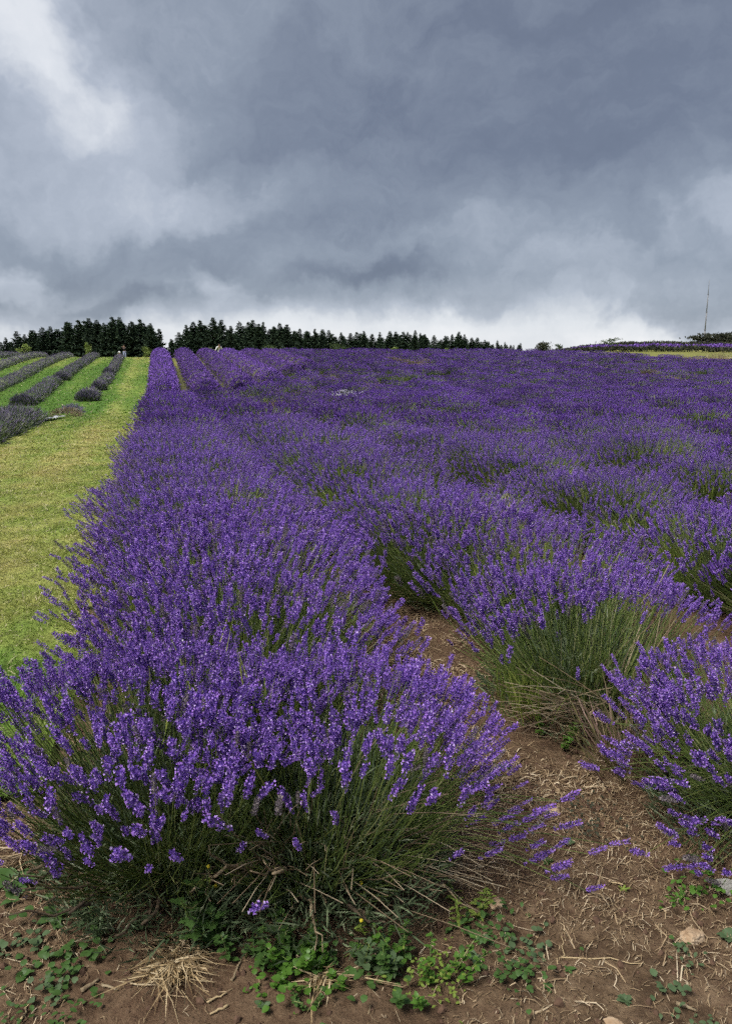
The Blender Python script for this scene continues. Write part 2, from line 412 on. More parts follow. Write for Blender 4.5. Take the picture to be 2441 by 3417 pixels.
M_LAWN, N = new_mat('mown_turf')
pos = N.n('ShaderNodeNewGeometry').outputs['Position']
g = grass_colour(N, pos)
col = N.ramp(g, GRASS_STOPS)
fine = N.noise(N.n('ShaderNodeMapping', Vector=pos, Scale=(1.0, .45, 1.0)), 17, 8, .75).outputs[0]
clump = N.noise(N.n('ShaderNodeMapping', Vector=pos, Scale=(.55, 1.0, 1.0)), 4.2, 5, .65).outputs[0]
col = N.vmath('SCALE', col, N.math('MULTIPLY', N.rng(fine, .3, .7, .45, 1.3), N.rng(clump, .35, .65, .72, 1.12)))
col = N.mix(N.math('MULTIPLY', N.rng(fine, .6, .72), .5), col, (.42, .36, .18))
p = N.n('ShaderNodeBsdfPrincipled', Base_Color=col, Roughness=.85); p.inputs['Specular IOR Level'].default_value = .15
b = N.n('ShaderNodeBump', Height=fine, Strength=.9, Distance=.03); N.put(p.inputs['Normal'], b)
N.n('ShaderNodeOutputMaterial', Surface=p)

M_BLADE, N = new_mat('grass_blade')
ge = N.n('ShaderNodeNewGeometry')
g = grass_colour(N, ge.outputs['Position'])
col = N.ramp(g, GRASS_STOPS)
col = N.vmath('SCALE', col, N.math('ADD', .62, N.math('MULTIPLY', ge.outputs['Random Per Island'], .75)))
col = N.mix(N.rng(ge.outputs['Random Per Island'], .86, .89), col, (.60, .53, .32))
p = N.n('ShaderNodeBsdfPrincipled', Base_Color=col, Roughness=.6); p.inputs['Specular IOR Level'].default_value = .25
tr = N.n('ShaderNodeBsdfTranslucent', Color=col)
N.n('ShaderNodeOutputMaterial', Surface=N.n('ShaderNodeMixShader', i0=.3, i1=p.outputs[0], i2=tr.outputs[0]))

# ------------------------------------------------------------------ the ground
def axis(parts):
    out = []
    for a, b, st in parts: out += list(np.arange(a, b - 1e-6, st))
    out.append(parts[-1][1]); return np.array(out)


def vnoise(x, y, seed, n=9):
    """cheap smooth noise from sums of sines"""
    r = np.random.default_rng(seed); z = 0 * x
    for i in range(n):
        f = 2 ** (i * .45); a = r.uniform(0, 6.28); z = z + np.sin((x * math.cos(a) + y * math.sin(a)) * f + r.uniform(0, 6.28)) / f ** .8
    return z / 3


def sheet(name, xs, ys, zfun, mat, keep=None):
    X, Y = np.meshgrid(xs, ys); Z = zfun(X, Y); nx, ny = len(xs), len(ys)
    V = np.stack([X, Y, Z], -1).reshape(-1, 3)
    i, j = np.meshgrid(np.arange(nx - 1), np.arange(ny - 1)); k = (j * nx + i).ravel()
    F = np.stack([k, k + 1, k + nx + 1, k + nx], 1)
    if keep is not None:
        c = V[F].mean(1); F = F[keep(c[:, 0], c[:, 1])]
    me = mesh_np(name, V, F, [mat], None, True); return link(name, me, None, None, kind='structure')


def soil_z(x, y):
    near = 1 - sst(5, 9, np.hypot(x, y))
    lump = .018 * vnoise(x * 2.6, y * 2.6, 3) + .010 * vnoise(x * 11, y * 11, 4, 6) + .006 * vnoise(x * 32, y * 32, 5, 3)
    furrow = -.03 * np.exp(-((x - 1.02) / .22) ** 2) * sst(1.8, 3, y)
    return terr(x, y) - .02 + near * lump + furrow


gx = axis([(-2500, -400, 300), (-400, -80, 40), (-80, -12, 4), (-12, -1.5, .7), (-1.5, 2.8, .022), (2.8, 12, .5), (12, 100, 4), (100, 400, 30), (400, 2500, 300)])
gy = axis([(-60, -4, 8), (-4, .8, .4), (.8, 4.6, .022), (4.6, 9, .15), (9, 24, .8), (24, 80, 1.0), (80, 200, 4), (200, 500, 20), (500, 3500, 300)])
sheet('ground', gx, gy, soil_z, M_SOIL)


def lawn_edge(y): return -.50 - .10 * np.sin(y * 1.3) * .5 - .06 * np.sin(y * 4.1 + 1)


def lawn_keep(x, y):
    return (x < lawn_edge(y)) & (y > 2.75 + .15 * np.sin(x * 5) + .1 * np.sin(x * 11))
sheet('mown_lawn', axis([(-70, -14, 4), (-14, -4, .5), (-4, -.2, .1)]), axis([(2.4, 10, .1), (10, 30, .5), (30, 74, 1.0)]),
      lambda x, y: terr(x, y) + .012 + .012 * vnoise(x * 1.3, y * 1.3, 8), M_LAWN, lawn_keep)


def grass_blades():
    rng = np.random.default_rng(11); G = Geo()
    for (x0, x1, y0, y1, n, ln, wd) in ((-2.4, -.35, 2.7, 6.5, 42000, .032, .0042), (-3.4, -.35, 6.5, 12, 42000, .034, .006), (-5.5, -.35, 12, 24, 42000, .038, .012), (-9.5, -.4, 24, 60, 26000, .05, .03)):
        x = rng.uniform(x0, x1, n); y = rng.uniform(y0, y1, n)
        px, py, c = project(np.stack([x, y, terr(x, y)], -1))
        k = lawn_keep(x, y) & (px > -250) & (px < 900); x = x[k]; y = y[k]; n = len(x)
        # mown turf grows in tussocks
        t = 1.3 * vnoise(x * 4, y * 4, 21) + .9 * vnoise(x * 13, y * 13, 22)
        edge = np.exp(-((lawn_edge(y) - x) / .12) ** 2)
        P = np.stack([x, y, terr(x, y) + .012 + .012 * vnoise(x * 1.3, y * 1.3, 8)], -1)
        D = rng.normal(size=(n, 3)) * np.array([.75, .75, .2]) + np.array([0, 0, .8])
        D[:, 2] = np.abs(D[:, 2])
        L = ln * rng.uniform(.5, 1.5, n) * (1 + .6 * np.clip(t, -1, 1.2) + 1.4 * edge); long = rng.random(n) < .03; L[long] *= 2.0
        V, F = blades(P, D, L, wd * rng.uniform(.6, 1.3, n), np.stack([rng.normal(0, .3, n), rng.normal(0, .3, n), -.25 * np.ones(n)], -1) * L[:, None], rng)
        G.add(V, F)
    return link('mown_grass', G.mesh('mown_grass', [M_BLADE]), None, None, kind='stuff', label='short yellow-green mown grass of the strip left of the lavender', category='grass')
grass_blades()

# ------------------------------------------------------------------ lavender
def spike_template(lod, seed):
    r = np.random.default_rng(seed); V = []; F = []; M = []
    def tri(*q, m=0):
        b = len(V); V.extend(q)
        for f in ([0, 1, 2],) if len(q) == 3 else ([0, 1, 2], [0, 2, 3]): F.append([b + i for i in f]); M.append(m)
    if lod == 0:
        ts = np.linspace(.10, .95, 7); ts = np.concatenate([[-.28 + r.uniform(-.1, .1)], ts])
        for wi, t in enumerate(ts):
            if wi == 0 and r.random() < .35: continue
            rad = .10 + .085 * math.sin(math.pi * min(1, max(0, .18 + .72 * t)))
            nc = 6 if wi else 4; ph = r.uniform(0, 6.28)
            for k in range(nc):
                a = ph + k * 6.283 / nc + r.uniform(-.25, .25); o = np.array([math.cos(a), math.sin(a), 0]); s = np.array([-o[1], o[0], 0])
                b0 = o * .025 + np.array([0, 0, t - .03]); tip = o * rad * r.uniform(.8, 1.15) + np.array([0, 0, t + r.uniform(.06, .13)])
                mid = b0 * .45 + tip * .55; w = r.uniform(.038, .055)
                q = len(V); V.extend([b0, mid + s * w, mid - s * w, tip, mid + o * .045 - np.array([0, 0, .03])])
                F.extend([[q, q + 4, q + 1], [q, q + 2, q + 4], [q + 1, q + 4, q + 3], [q + 4, q + 2, q + 3]]); M.extend([0] * 4)
                if r.random() < .36:                                     # open two-lipped floret
                    c = tip; up = unit(o * .5 + np.array([0, 0, .8])); w = r.uniform(.045, .07); L = r.uniform(.07, .11)
                    tri(c - s * w * .3, c + s * w * .3, c + s * w + up * L, c - s * w + up * L * .9, m=1)
                    dn = unit(o + np.array([0, 0, -.25])); tri(c - s * w * .4, c - s * w + dn * L * .75, c + s * w + dn * L * .75, c + s * w * .4, m=1)
        tri(np.array([.03, 0, .9]), np.array([-.03, .02, .9]), np.array([0, 0, 1.1])); tri(np.array([0, .03, .9]), np.array([0, -.03, .9]), np.array([0, 0, 1.1]))
    elif lod == 1:
        for t in np.linspace(.05, .88, 5):
            rad = .12 + .07 * math.sin(math.pi * (.2 + .65 * t)); ph = r.uniform(0, 6.28)
            for k in range(4):
                a = ph + k * 1.571 + r.uniform(-.3, .3); o = np.array([math.cos(a), math.sin(a), 0]); s = np.array([-o[1], o[0], 0])
                tip = o * rad + np.array([0, 0, t + .12]); z = np.array([0, 0, t - .05])
                tri(z, o * rad * .7 + s * .07 + np.array([0, 0, t + .03]), tip, o * rad * .7 - s * .07 + np.array([0, 0, t + .03]))
                if r.random() < .4: tri(tip - s * .05, tip + s * .05, tip + o * .05 + np.array([0, 0, .09]), m=1)
    else:
        for t in (.0, .35, .7):
            ph = r.uniform(0, 6.28)
            for k in range(3):
                a = ph + k * 2.094; o = np.array([math.cos(a), math.sin(a), 0]); s = np.array([-o[1], o[0], 0])
                tri(np.array([0, 0, t - .06]) - s * .12, np.array([0, 0, t - .06]) + s * .12, o * .2 + np.array([0, 0, t + .38]))
    return np.array(V, float), np.array(F), np.array(M)


SPIKES = {l: [spike_template(l, 100 * l + i) for i in range(8 if l == 0 else 4)] for l in (0, 1, 2)}
SPIKE_MESH = [mesh_np('flower_spike', V, F, [M_CALYX, M_FLORET], M) for V, F, M in SPIKES[0]]
SPENT_MESH = [mesh_np('flower_spike', V, F[M == 0], [M_SPENT]) for V, F, M in SPIKES[0][:3]]


def plant_points(seed, rx, ry, h, n, lean=(0, 0), cmin=-.35, sparse=None, bloom=1.0, z0=.33, base=.22, low=.07):
    """where the flower spikes of one bush stand: stem base, bend and tip, spike direction, stems that bear a flower"""
    r = np.random.default_rng(seed)
    ct = 1 - r.random(n) * (1 - cmin); st = np.sqrt(1 - ct ** 2); ph = r.uniform(0, 6.283, n)
    d = np.stack([st * np.cos(ph), st * np.sin(ph), ct], -1)
    lump = 1 + .07 * np.sin(d[:, 0] * 7 + seed) + .07 * np.sin(d[:, 1] * 8 + seed * 2) + .05 * np.sin(d[:, 2] * 11)
    rad = lump * (1 + r.normal(0, .055, n)); inner = r.random(n) < .16; rad[inner] *= r.uniform(.72, .95, inner.sum())
    T = np.stack([d[:, 0], d[:, 1], np.sign(ct) * np.abs(ct) ** .72], -1) * rad[:, None] * np.array([rx, ry, h - z0]); T[:, 2] = np.where(ct < 0, ct * z0 * .8, T[:, 2]) + z0
    T[:, 0] += lean[0] * (.3 + T[:, 2] / h); T[:, 1] += lean[1] * (.3 + T[:, 2] / h)
    T[:, 2] = np.maximum(T[:, 2], .05)
    B = np.stack([T[:, 0] * base + r.normal(0, .05, n), T[:, 1] * base + r.normal(0, .05, n), r.uniform(.03, .16, n)], -1)
    C = B * .42 + T * .58; C[:, 2] -= .02 + .05 * st * (T[:, 2] > .25)
    D = unit(d * np.array([.62, .62, .4]) + np.array([0, 0, .75]) + r.normal(0, .17, (n, 3)))
    keep = r.random(n) < (low + (1 - low) * sst(-.12, .42, ct)) * bloom
    if sparse is not None:
        for (sx_, sy_, sz_, cosr, pr) in sparse:
            sv_ = unit([sx_, sy_, sz_]); keep &= ~((d @ sv_ > cosr) & (r.random(n) > pr))
    return B, C, T, D, keep, r


def leaf_cloud(r, n, rx, ry, h, L, Wd, fill=.82):
    d = r.normal(size=(n, 3)); d[:, 2] = np.abs(d[:, 2]); d = unit(d)
    q = r.uniform(.35, fill, n)[:, None]
    P = d * q * np.array([rx, ry, h]) + np.array([0, 0, .03]); P[:, :2] *= (.55 + .55 * np.clip(P[:, 2:] / h, 0, .8))
    D = d * .7 + np.array([0, 0, .6]) + r.normal(0, .35, (n, 3))
    return blades(P, D, L * r.uniform(.6, 1.3, n), Wd, r.normal(0, .2, (n, 3)) * L, r)


def bush_meshes(seed, lod, rx=.67, ry=.56, h=.66, n=None, **kw):
    """returns meshes (bloom, foliage) for one kind of bush"""
    n = n or {0: 1120, 1: 1100, 2: 900}[lod]
    B, C, T, D, keep, r = plant_points(seed, rx, ry, h, n, **kw)
    ln = r.uniform(.042, .072, n)
    Gb = Geo(); idx = np.where(keep)[0]; tp = SPIKES[lod]; pick = r.integers(0, len(tp), len(idx))
    spent = r.random(n) < .11
    for t, (V, F, M), dead in [(t, v, dd) for t, v in enumerate(tp) for dd in (0, 1)]:
        q = idx[(pick == t) & (spent[idx] == dead)]; M = M * 0 + 2 if dead else M
        if len(q):
            w = ln[q] * r.uniform(.66, .92, len(q)) * (1.0 if lod < 2 else 1.15)
            Gb.add(*bake(V, F, T[q], D[q], np.stack([w, w, ln[q]], -1), r, M))
    Gf = Geo()
    ss = idx if lod < 2 else idx[::3]
    extra = np.where(~keep)[0]
    V, F = stems_geo(B[ss], C[ss], T[ss], (.0013, .0016, .004)[lod], (3, 2, 1)[lod], (3, 3, 3)[lod]); Gf.add(V, F, 0)
    if len(extra):
        e = extra; TT = B[e] + (T[e] - B[e]) * r.uniform(.6, .95, len(e))[:, None]
        V, F = stems_geo(B[e], C[e] * .9 + B[e] * .1, TT, (.0015, .0018, .004)[lod], 2, 3); Gf.add(V, F, 0)
    V, F = leaf_cloud(r, (3000, 1600, 480)[lod], rx * .95, ry * .95, h * .86, (.05, .065, .11)[lod], (.0045, .008, .022)[lod]); Gf.add(V, F, 1)
    if lod < 2:
        for _ in range(3):                                          # fresh shoots coming through the flowers
            c = r.uniform(-.6, .6, 2) * np.array([rx, ry]); k = (110, 70)[lod]; P = np.stack([*(c[:, None] + r.normal(0, .085, (2, k))), r.uniform(.15, .3, k)], -1)
            top_ = z_at = h * np.sqrt(np.clip(1 - (P[:, 0] / rx) ** 2 - (P[:, 1] / ry) ** 2, .1, 1)); L_ = np.maximum(top_ - P[:, 2], .08) * r.uniform(.8, 1.08, k)
            V, F = blades(P, np.stack([P[:, 0] * .5, P[:, 1] * .5, np.ones(k)], -1) + r.normal(0, .12, (k, 3)), L_, (.0042, .008)[lod], r.normal(0, .02, (k, 3)), r); Gf.add(V, F, 2)
    return Gb, Gf, (B, C, T, D, keep, ln)


BMATS = [M_CALYX, M_FLORET, M_SPENT]; FMATS = [M_STEM, M_LEAF, M_LIME]
VAR = {0: [], 1: [], 2: []}
for s, kw in enumerate([dict(), dict(bloom=.9, h=.68), dict(bloom=.72, h=.63)]):
    a, b, _ = bush_meshes(40 + s, 0, **kw); VAR[0].append((a.mesh('bloom', BMATS), b.mesh('foliage', FMATS)))
for s, kw in enumerate([dict(), dict(h=.69), dict(bloom=.85), dict(h=.62, rx=.7), dict(bloom=.5, h=.6)]):
    a, b, _ = bush_meshes(60 + s, 1, **kw); VAR[1].append((a.mesh('bloom', BMATS), b.mesh('foliage', FMATS)))
for s, kw in enumerate([dict(), dict(h=.68), dict(bloom=.85), dict(h=.62, rx=.7), dict(bloom=.38, h=.60), dict(bloom=.10, h=.60)]):
    a, b, _ = bush_meshes(80 + s, 2, **kw)
    G = Geo(); G.add(np.concatenate(a.V), np.concatenate(a.F), np.where(np.concatenate(a.M) == 2, 3, 0))
    G.add(np.concatenate(b.V), np.concatenate(b.F), np.concatenate(b.M) + 1)
    VAR[2].append(G.mesh('lavender_bush', [M_LAVFAR, M_STEM, M_LEAF, M_SPENT] if s < 5 else [M_LAVFAR, M_PINKDRY, M_OLIVE, M_SPENT]))


def branch(r, p0, p1, rad, wob=.03, n=6, sides=6):
    t = np.linspace(0, 1, n)[:, None]; p = np.asarray(p0) * (1 - t) + np.asarray(p1) * t
    p[1:-1] += r.normal(0, wob, (n - 2, 3)); return tube(p, np.linspace(rad, rad * .35, n), sides)


def hero_bush(loc, label, seed, rx, ry, h, n, sparse=None, lean=(0, 0), bloom=1.0, cmin=-.4, wood=(), lime=None, dry=None, rot=0.0, pick=300, spray=None, leafn=8500):
    """a foreground bush: its largest flower spikes are pieces of their own"""
    root = thing('lavender_bush', label, 'lavender', (loc[0], loc[1], float(terr(loc[0], loc[1])) - .015), 'purple lavender bushes of the field')
    B, C, T, D, keep, r = plant_points(seed, rx, ry, h, n, lean=lean, sparse=sparse, bloom=bloom, cmin=cmin, base=.40, low=.06)
    if spray:                                                       # long stems lying out over the path
        for (tx, ty, tz, sd_, m) in spray:
            t_ = np.array([tx, ty, tz]) + r.normal(0, 1, (m, 3)) * np.array(sd_); t_[:, 2] = np.maximum(t_[:, 2], .03)
            b_ = np.stack([t_[:, 0] * .15, t_[:, 1] * .15, np.full(m, .1)], -1) + r.normal(0, .04, (m, 3)); c_ = b_ * .45 + t_ * .55; c_[:, 2] += .09
            T = np.concatenate([T, t_]); B = np.concatenate([B, b_]); C = np.concatenate([C, c_]); D = np.concatenate([D, unit(t_ * np.array([1, 1, .3]) + np.array([0, 0, .35]) + r.normal(0, .12, (m, 3)))]); keep = np.concatenate([keep, np.ones(m, bool)]); n += m
    ln = r.uniform(.044, .074, n); o = np.array(root.location)
    idx = np.where(keep)[0]
    px, py, c = project(T[idx] + o)
    inside = (px > -20) & (px < 2460) & (py < 3440)
    to_cam = unit(np.array([0, 0, CAM_H]) - o - T[idx] * .3); facing = (unit(T[idx]) * to_cam).sum(1)
    score = np.where(inside, 0, 50) + c - .8 * facing
    order = idx[np.argsort(score)]
    solo, rest = order[:pick], order[pick:]
    for i in solo:
        w = ln[i] * r.uniform(.64, .90)
        q = Vector(D[i]).to_track_quat('Z', 'Y') @ Matrix.Rotation(r.uniform(0, 6.28), 3, 'Z').to_quaternion()
        s = bpy.data.objects.new('flower_spike', SPENT_MESH[r.integers(0, 3)] if r.random() < .08 else SPIKE_MESH[r.integers(0, len(SPIKE_MESH))]); COL.objects.link(s); s.parent = root
        s.location = T[i]; s.rotation_mode = 'QUATERNION'; s.rotation_quaternion = q; s.scale = (w, w, ln[i])
    if len(rest):
        Gb = Geo(); pk = r.integers(0, 8, len(rest))
        for t, (V, F, M) in enumerate(SPIKES[0]):
            q = rest[pk == t]; w = ln[q] * r.uniform(.64, .90, len(q))
            Gb.add(*bake(V, F, T[q], D[q], np.stack([w, w, ln[q]], -1), r, M))
        link('bloom', Gb.mesh('bloom', BMATS), root, None, kind='stuff')
    Gs = Geo(); V, F = stems_geo(B[idx], C[idx], T[idx], .0014, 4, 3); Gs.add(V, F)
    e = np.where(~keep)[0]
    if len(e):
        TT = B[e] + (T[e] - B[e]) * r.uniform(.55, .98, len(e))[:, None]; V, F = stems_geo(B[e], C[e] * .85 + B[e] * .15, TT, .0014, 3, 3); Gs.add(V, F)
    link('stems', Gs.mesh('stems', [M_STEM]), root, None, kind='stuff')
    Gl = Geo(); V, F = leaf_cloud(r, leafn, rx * .98, ry * .98, h * .74, .052, .0045, .97); Gl.add(V, F)
    k = leafn // 2; a_ = r.uniform(0, 6.283, k); q_ = np.sqrt(r.uniform(.25, 1, k)) * .88           # leafy shoots round the foot
    P_ = np.stack([np.cos(a_) * rx * q_, np.sin(a_) * ry * q_, r.uniform(.0, .20, k) * (1.15 - q_ * .5)], -1); D_ = np.stack([np.cos(a_) * .7, np.sin(a_) * .7, np.full(k, .75)], -1) + r.normal(0, .35, (k, 3))
    V, F = blades(P_, D_, r.uniform(.03, .07, k), .0048, r.normal(0, .012, (k, 3)), r); Gl.add(V, F)
    link('foliage', Gl.mesh('foliage', [M_LEAF]), root, None, kind='stuff')
    if lime:
        Gm = Geo(); (lx, ly, lz, lr, lnn, lL) = lime
        P = r.normal(0, lr, (lnn, 3)) * np.array([1, 1, .4]) + np.array([lx, ly, lz]); Dm = r.normal(0, .25, (lnn, 3)) + np.array([lx * .5, ly * .5, 1.0])
        V, F = blades(P, Dm, lL * r.uniform(.6, 1.2, lnn), .0045, r.normal(0, .03, (lnn, 3)), r); Gm.add(V, F)
        link('fresh_shoots', Gm.mesh('fresh_shoots', [M_LIME]), root, None, kind='stuff')
    if dry:
        Gd = Geo()
        for (p0, p1, k, spread) in dry:
            b0 = np.asarray(p0) + r.normal(0, .05, (k, 3)); t1 = np.asarray(p1) + r.normal(0, spread, (k, 3)); cc = (b0 + t1) / 2 + r.normal(0, .03, (k, 3)); cc[:, 2] += .04
            V, F = stems_geo(b0, cc, t1, .0017, 4, 3); Gd.add(V, F)
        link('dry_stems', Gd.mesh('dry_stems', [M_DRY]), root, None, kind='stuff')
    for (p0, p1, rad, pale) in wood:
        g = Geo(); V, F = branch(r, p0, p1, rad, .018, 7); g.add(V, F)
        tipv = np.asarray(p1) - np.asarray(p0)
        for _ in range(3):
            t = r.uniform(.4, .9); q0 = np.asarray(p0) + tipv * t; q1 = q0 + tipv * r.uniform(.25, .45) + r.normal(0, .05, 3); V, F = branch(r, q0, q1, rad * .5, .01, 5, 4); g.add(V, F)
        link('woody_branch', g.mesh('woody_branch', [M_PALEWOOD if pale else M_WOOD], True), root)
    return root


WOOD_A = [((.05, -.05, .0), (-.30, -.42, .16), .011, 0), ((.1, -.05, .0), (.02, -.46, .20), .010, 1), ((0, -.1, 0), (-.12, -.46, .12), .012, 0), ((-.1, 0, 0), (-.42, -.28, .2), .011, 0), ((.1, -.1, .02), (.22, -.40, .22), .009, 0)]
WOOD_B = [((-.1, 0, 0), (-.34, -.36, .26), .011, 1), ((-.05, -.02, .0), (-.20, -.44, .30), .010, 1), ((0, -.1, 0), (.05, -.46, .12), .012, 0), ((.05, -.05, 0), (.30, -.36, .10), .010, 1), ((.1, 0, 0), (.46, -.18, .10), .009, 0), ((-.02, -.05, .0), (-.10, -.42, .14), .010, 1)]
hero_bush((.00, 2.26), 'large purple lavender bush at the front left end of the first row', 7, .50, .56, .63, 1300,
          sparse=[(.55, -1, -.25, .80, .25)], lean=(-.05, -.04), wood=WOOD_A, lime=(.18, .05, .36, .10, 170, .26))
hero_bush((.41, 2.11), 'lavender bush at the front right end of the first row, with bare bleached branches', 19, .46, .54, .57, 1100,
          sparse=[(-.5, -1, .0, .70, .22), (.1, -1, .15, .80, .35)], lean=(.05, -.03), wood=WOOD_B, lime=(-.12, .08, .30, .10, 160, .26),
          dry=[((-.12, -.08, .05), (-.22, -.42, .36), 46, .10), ((.05, -.1, .05), (.16, -.46, .30), 36, .11), ((.05, -.05, .05), (.42, -.34, .12), 36, .07)],
          spray=[(.62, -.26, .14, (.08, .10, .05), 30), (.52, .10, .30, (.06, .15, .07), 36)])
hero_bush((2.10, 1.88), 'lavender bush at the front end of the second row, leaning over the path', 23, .62, .50, .50, 1000,
          sparse=[(.2, -1, -.2, .6, .15)], lean=(-.05, 0), wood=[((0, 0, 0), (-.3, -.3, .2), .012, 0)],
          spray=[(-.60, -.26, .12, (.07, .07, .05), 22), (-.62, .0, .30, (.06, .15, .08), 46)])
hero_bush((1.84, 2.86), 'sparse green lavender bush with a dark hollow and grey dead sticks, second in its row', 31, .58, .52, .58, 1150,
          sparse=[(.05, -1, .30, .66, .16), (-.5, -1, -.1, .72, .16)], lean=(-.02, .02),
          wood=[((.0, -.1, .02), (-.26, -.44, .2), .010, 1), ((0, 0, 0), (.14, -.42, .34), .011, 0), ((0, 0, 0), (-.1, -.38, .34), .012, 0)],
          dry=[((-.12, -.30, .10), (-.52, -.36, .24), 46, .08), ((.05, -.2, .05), (.16, -.36, .40), 40, .10)], lime=(-.42, -.20, .12, .05, 160, .20), leafn=3800)

# every other bush: rows along Y, nearest ones individuals, the mass beyond one object
ROW_X0, ROW_DX = .14, 1.68
rr = random.Random(5)
spots = []
END = {0: 25.6, 1: 26.8, 2: 29.2, 3: 32.6, 4: 37.5, 5: 43.0}
START_FAR = {0: 30.0, 1: 30.6, 2: 32.5, 3: 35.5, 4: 39.5, 5: 44.0}
for k in range(0, 48):
    y = {0: 2.90, 1: 3.55}.get(k, 2.0 + rr.uniform(0, .5)); i = {0: 3, 1: 3}.get(k, 1)
    end = END.get(k, 64 - 2.2 * max(0, k - 18))
    while y < end:
        x = ROW_X0 + ROW_DX * k + rr.uniform(-.06, .06) + (.09 if k == 1 and y < 4.2 else 0) + ((.13 if y > 4.2 else .08) if k == 0 else 0) - (.08 if k == 1 and y > 5.2 else 0)
        px, py, c = project((x, y, .5))
        if c > .3 and -300 < px < 3300:
            hole = k >= 3 and y > 9 and rr.random() < .035
            if not hole: spots.append((math.hypot(x, y), x, y, k, i, -60 < px < 2500))
        y += rr.uniform(.50, .62) if k == 0 and y < 9 else rr.uniform(.62, .80); i += 1
def patchy(x, y): return float(vnoise(np.array(x * .55), np.array(y * .28), 61, 6)) + rr.uniform(-.1, .1)
spots.sort()
indiv = [s for s in spots if s[5]][:296]; inset = set(indiv)
rest = [s for s in spots if s not in inset]
for (dd, x, y, k, i, _) in indiv:
    z = float(terr(x, y)) - .01; lod = 0 if dd < 5.2 else (1 if dd < 12.5 else 2)
    rown = 'the row beside the grass' if k == 0 else ordinal(k + 1) + ' row from the grass'
    label = 'purple lavender bush, %s from the front in %s' % (ordinal(i), rown)
    rz = rr.choice((0, math.pi)) + rr.uniform(-.25, .25); s = rr.uniform(.94, 1.07)
    low = rr.random() < (.30 if lod == 1 else .12) and k > 0
    if lod < 2:
        vs = VAR[lod]; v = (vs[-1] if low else vs[rr.randrange(len(vs) - 1)])
        root = thing('lavender_bush', label, 'lavender', (x, y, z), 'purple lavender bushes of the field'); root.rotation_euler.z = rz; root.scale = (s, s, s)
        root.scale.x *= (1.0 if y < 3.4 else 1.06 if y < 4.3 else 1.14) if k == 0 else (1.0 if y < 3.4 else 1.10 if y < 4.3 else 1.24) if k == 1 else 1.0
        if k == 0: root.scale.y *= 1.18
        if y > 4.5: root.scale.z *= rr.uniform(.90, 1.08) if k == 0 else rr.uniform(.80, 1.16)
        link('bloom', v[0], root, None, kind='stuff'); link('foliage', v[1], root, None, kind='stuff')
    else:
        vs = VAR[2]; v = vs[5 if patchy(x, y) > .62 else 4] if (low or patchy(x, y) > .38) and k > 0 else vs[rr.randrange(4)]; s *= rr.uniform(.9, 1.06)
        root = thing('lavender_bush', label, 'lavender', (x, y, z), 'purple lavender bushes of the field', v); root.rotation_euler.z = rz; root.scale = (s * (1.14 if k == 0 else 1.24 if k == 1 else .98), s, s * rr.uniform(.78, 1.18))


def scatter(name, pts, rotz, scl, idx, sources, **props):
    me = bpy.data.meshes.new(name); me.vertices.add(len(pts)); me.vertices.foreach_set('co', np.asarray(pts, np.float32).ravel())
    for nm, typ, arr in (('rz', 'FLOAT', rotz), ('sc', 'FLOAT', scl), ('pick', 'INT', idx)):
        at = me.attributes.new(nm, typ, 'POINT'); at.data.foreach_set('value', np.asarray(arr, np.int32 if typ == 'INT' else np.float32))
    o = link(name, me, None, None, **props)
    ng = bpy.data.node_groups.new(name, 'GeometryNodeTree')
    ng.interface.new_socket('Geometry', in_out='INPUT', socket_type='NodeSocketGeometry'); ng.interface.new_socket('Geometry', in_out='OUTPUT', socket_type='NodeSocketGeometry')
    n = ng.nodes; l = ng.links
    gi = n.new('NodeGroupInput'); go = n.new('NodeGroupOutput'); ip = n.new('GeometryNodeInstanceOnPoints'); jn = n.new('GeometryNodeJoinGeometry')
    for me_ in reversed(sources):
        so = bpy.data.objects.new('src_' + name, me_)
        oi = n.new('GeometryNodeObjectInfo'); oi.inputs['Object'].default_value = so; oi.inputs['As Instance'].default_value = True
        l.new(oi.outputs['Geometry'], jn.inputs[0])
    def attr(nm, typ):
        a = n.new('GeometryNodeInputNamedAttribute'); a.data_type = typ; a.inputs[0].default_value = nm; return a.outputs[0]
    l.new(gi.outputs[0], ip.inputs['Points']); l.new(jn.outputs[0], ip.inputs['Instance'])
    ip.inputs['Pick Instance'].default_value = True; l.new(attr('pick', 'INT'), ip.inputs['Instance Index'])
    cx = n.new('ShaderNodeCombineXYZ'); l.new(attr('rz', 'FLOAT'), cx.inputs[2]); l.new(cx.outputs[0], ip.inputs['Rotation'])
    l.new(attr('sc', 'FLOAT'), ip.inputs['Scale']); l.new(ip.outputs[0], go.inputs[0])
    md = o.modifiers.new('scatter', 'NODES'); md.node_group = ng
    return o


P = np.array([(s[1], s[2], float(terr(s[1], s[2])) - .01) for s in rest]); rg = np.random.default_rng(3)
scatter('lavender_field', P, rg.uniform(-.3, .3, len(P)) + rg.integers(0, 2, len(P)) * math.pi, rg.uniform(.72, 1.16, len(P)),
        np.array([(5 if q_ > .62 else 4) if q_ > .36 or rg.random() < .06 else int(rg.integers(0, 4)) for q_ in (patchy(a_[0], a_[1]) for a_ in P)]), VAR[2], kind='stuff', label='wide mass of purple lavender running up the slope behind the near bushes', category='lavender')


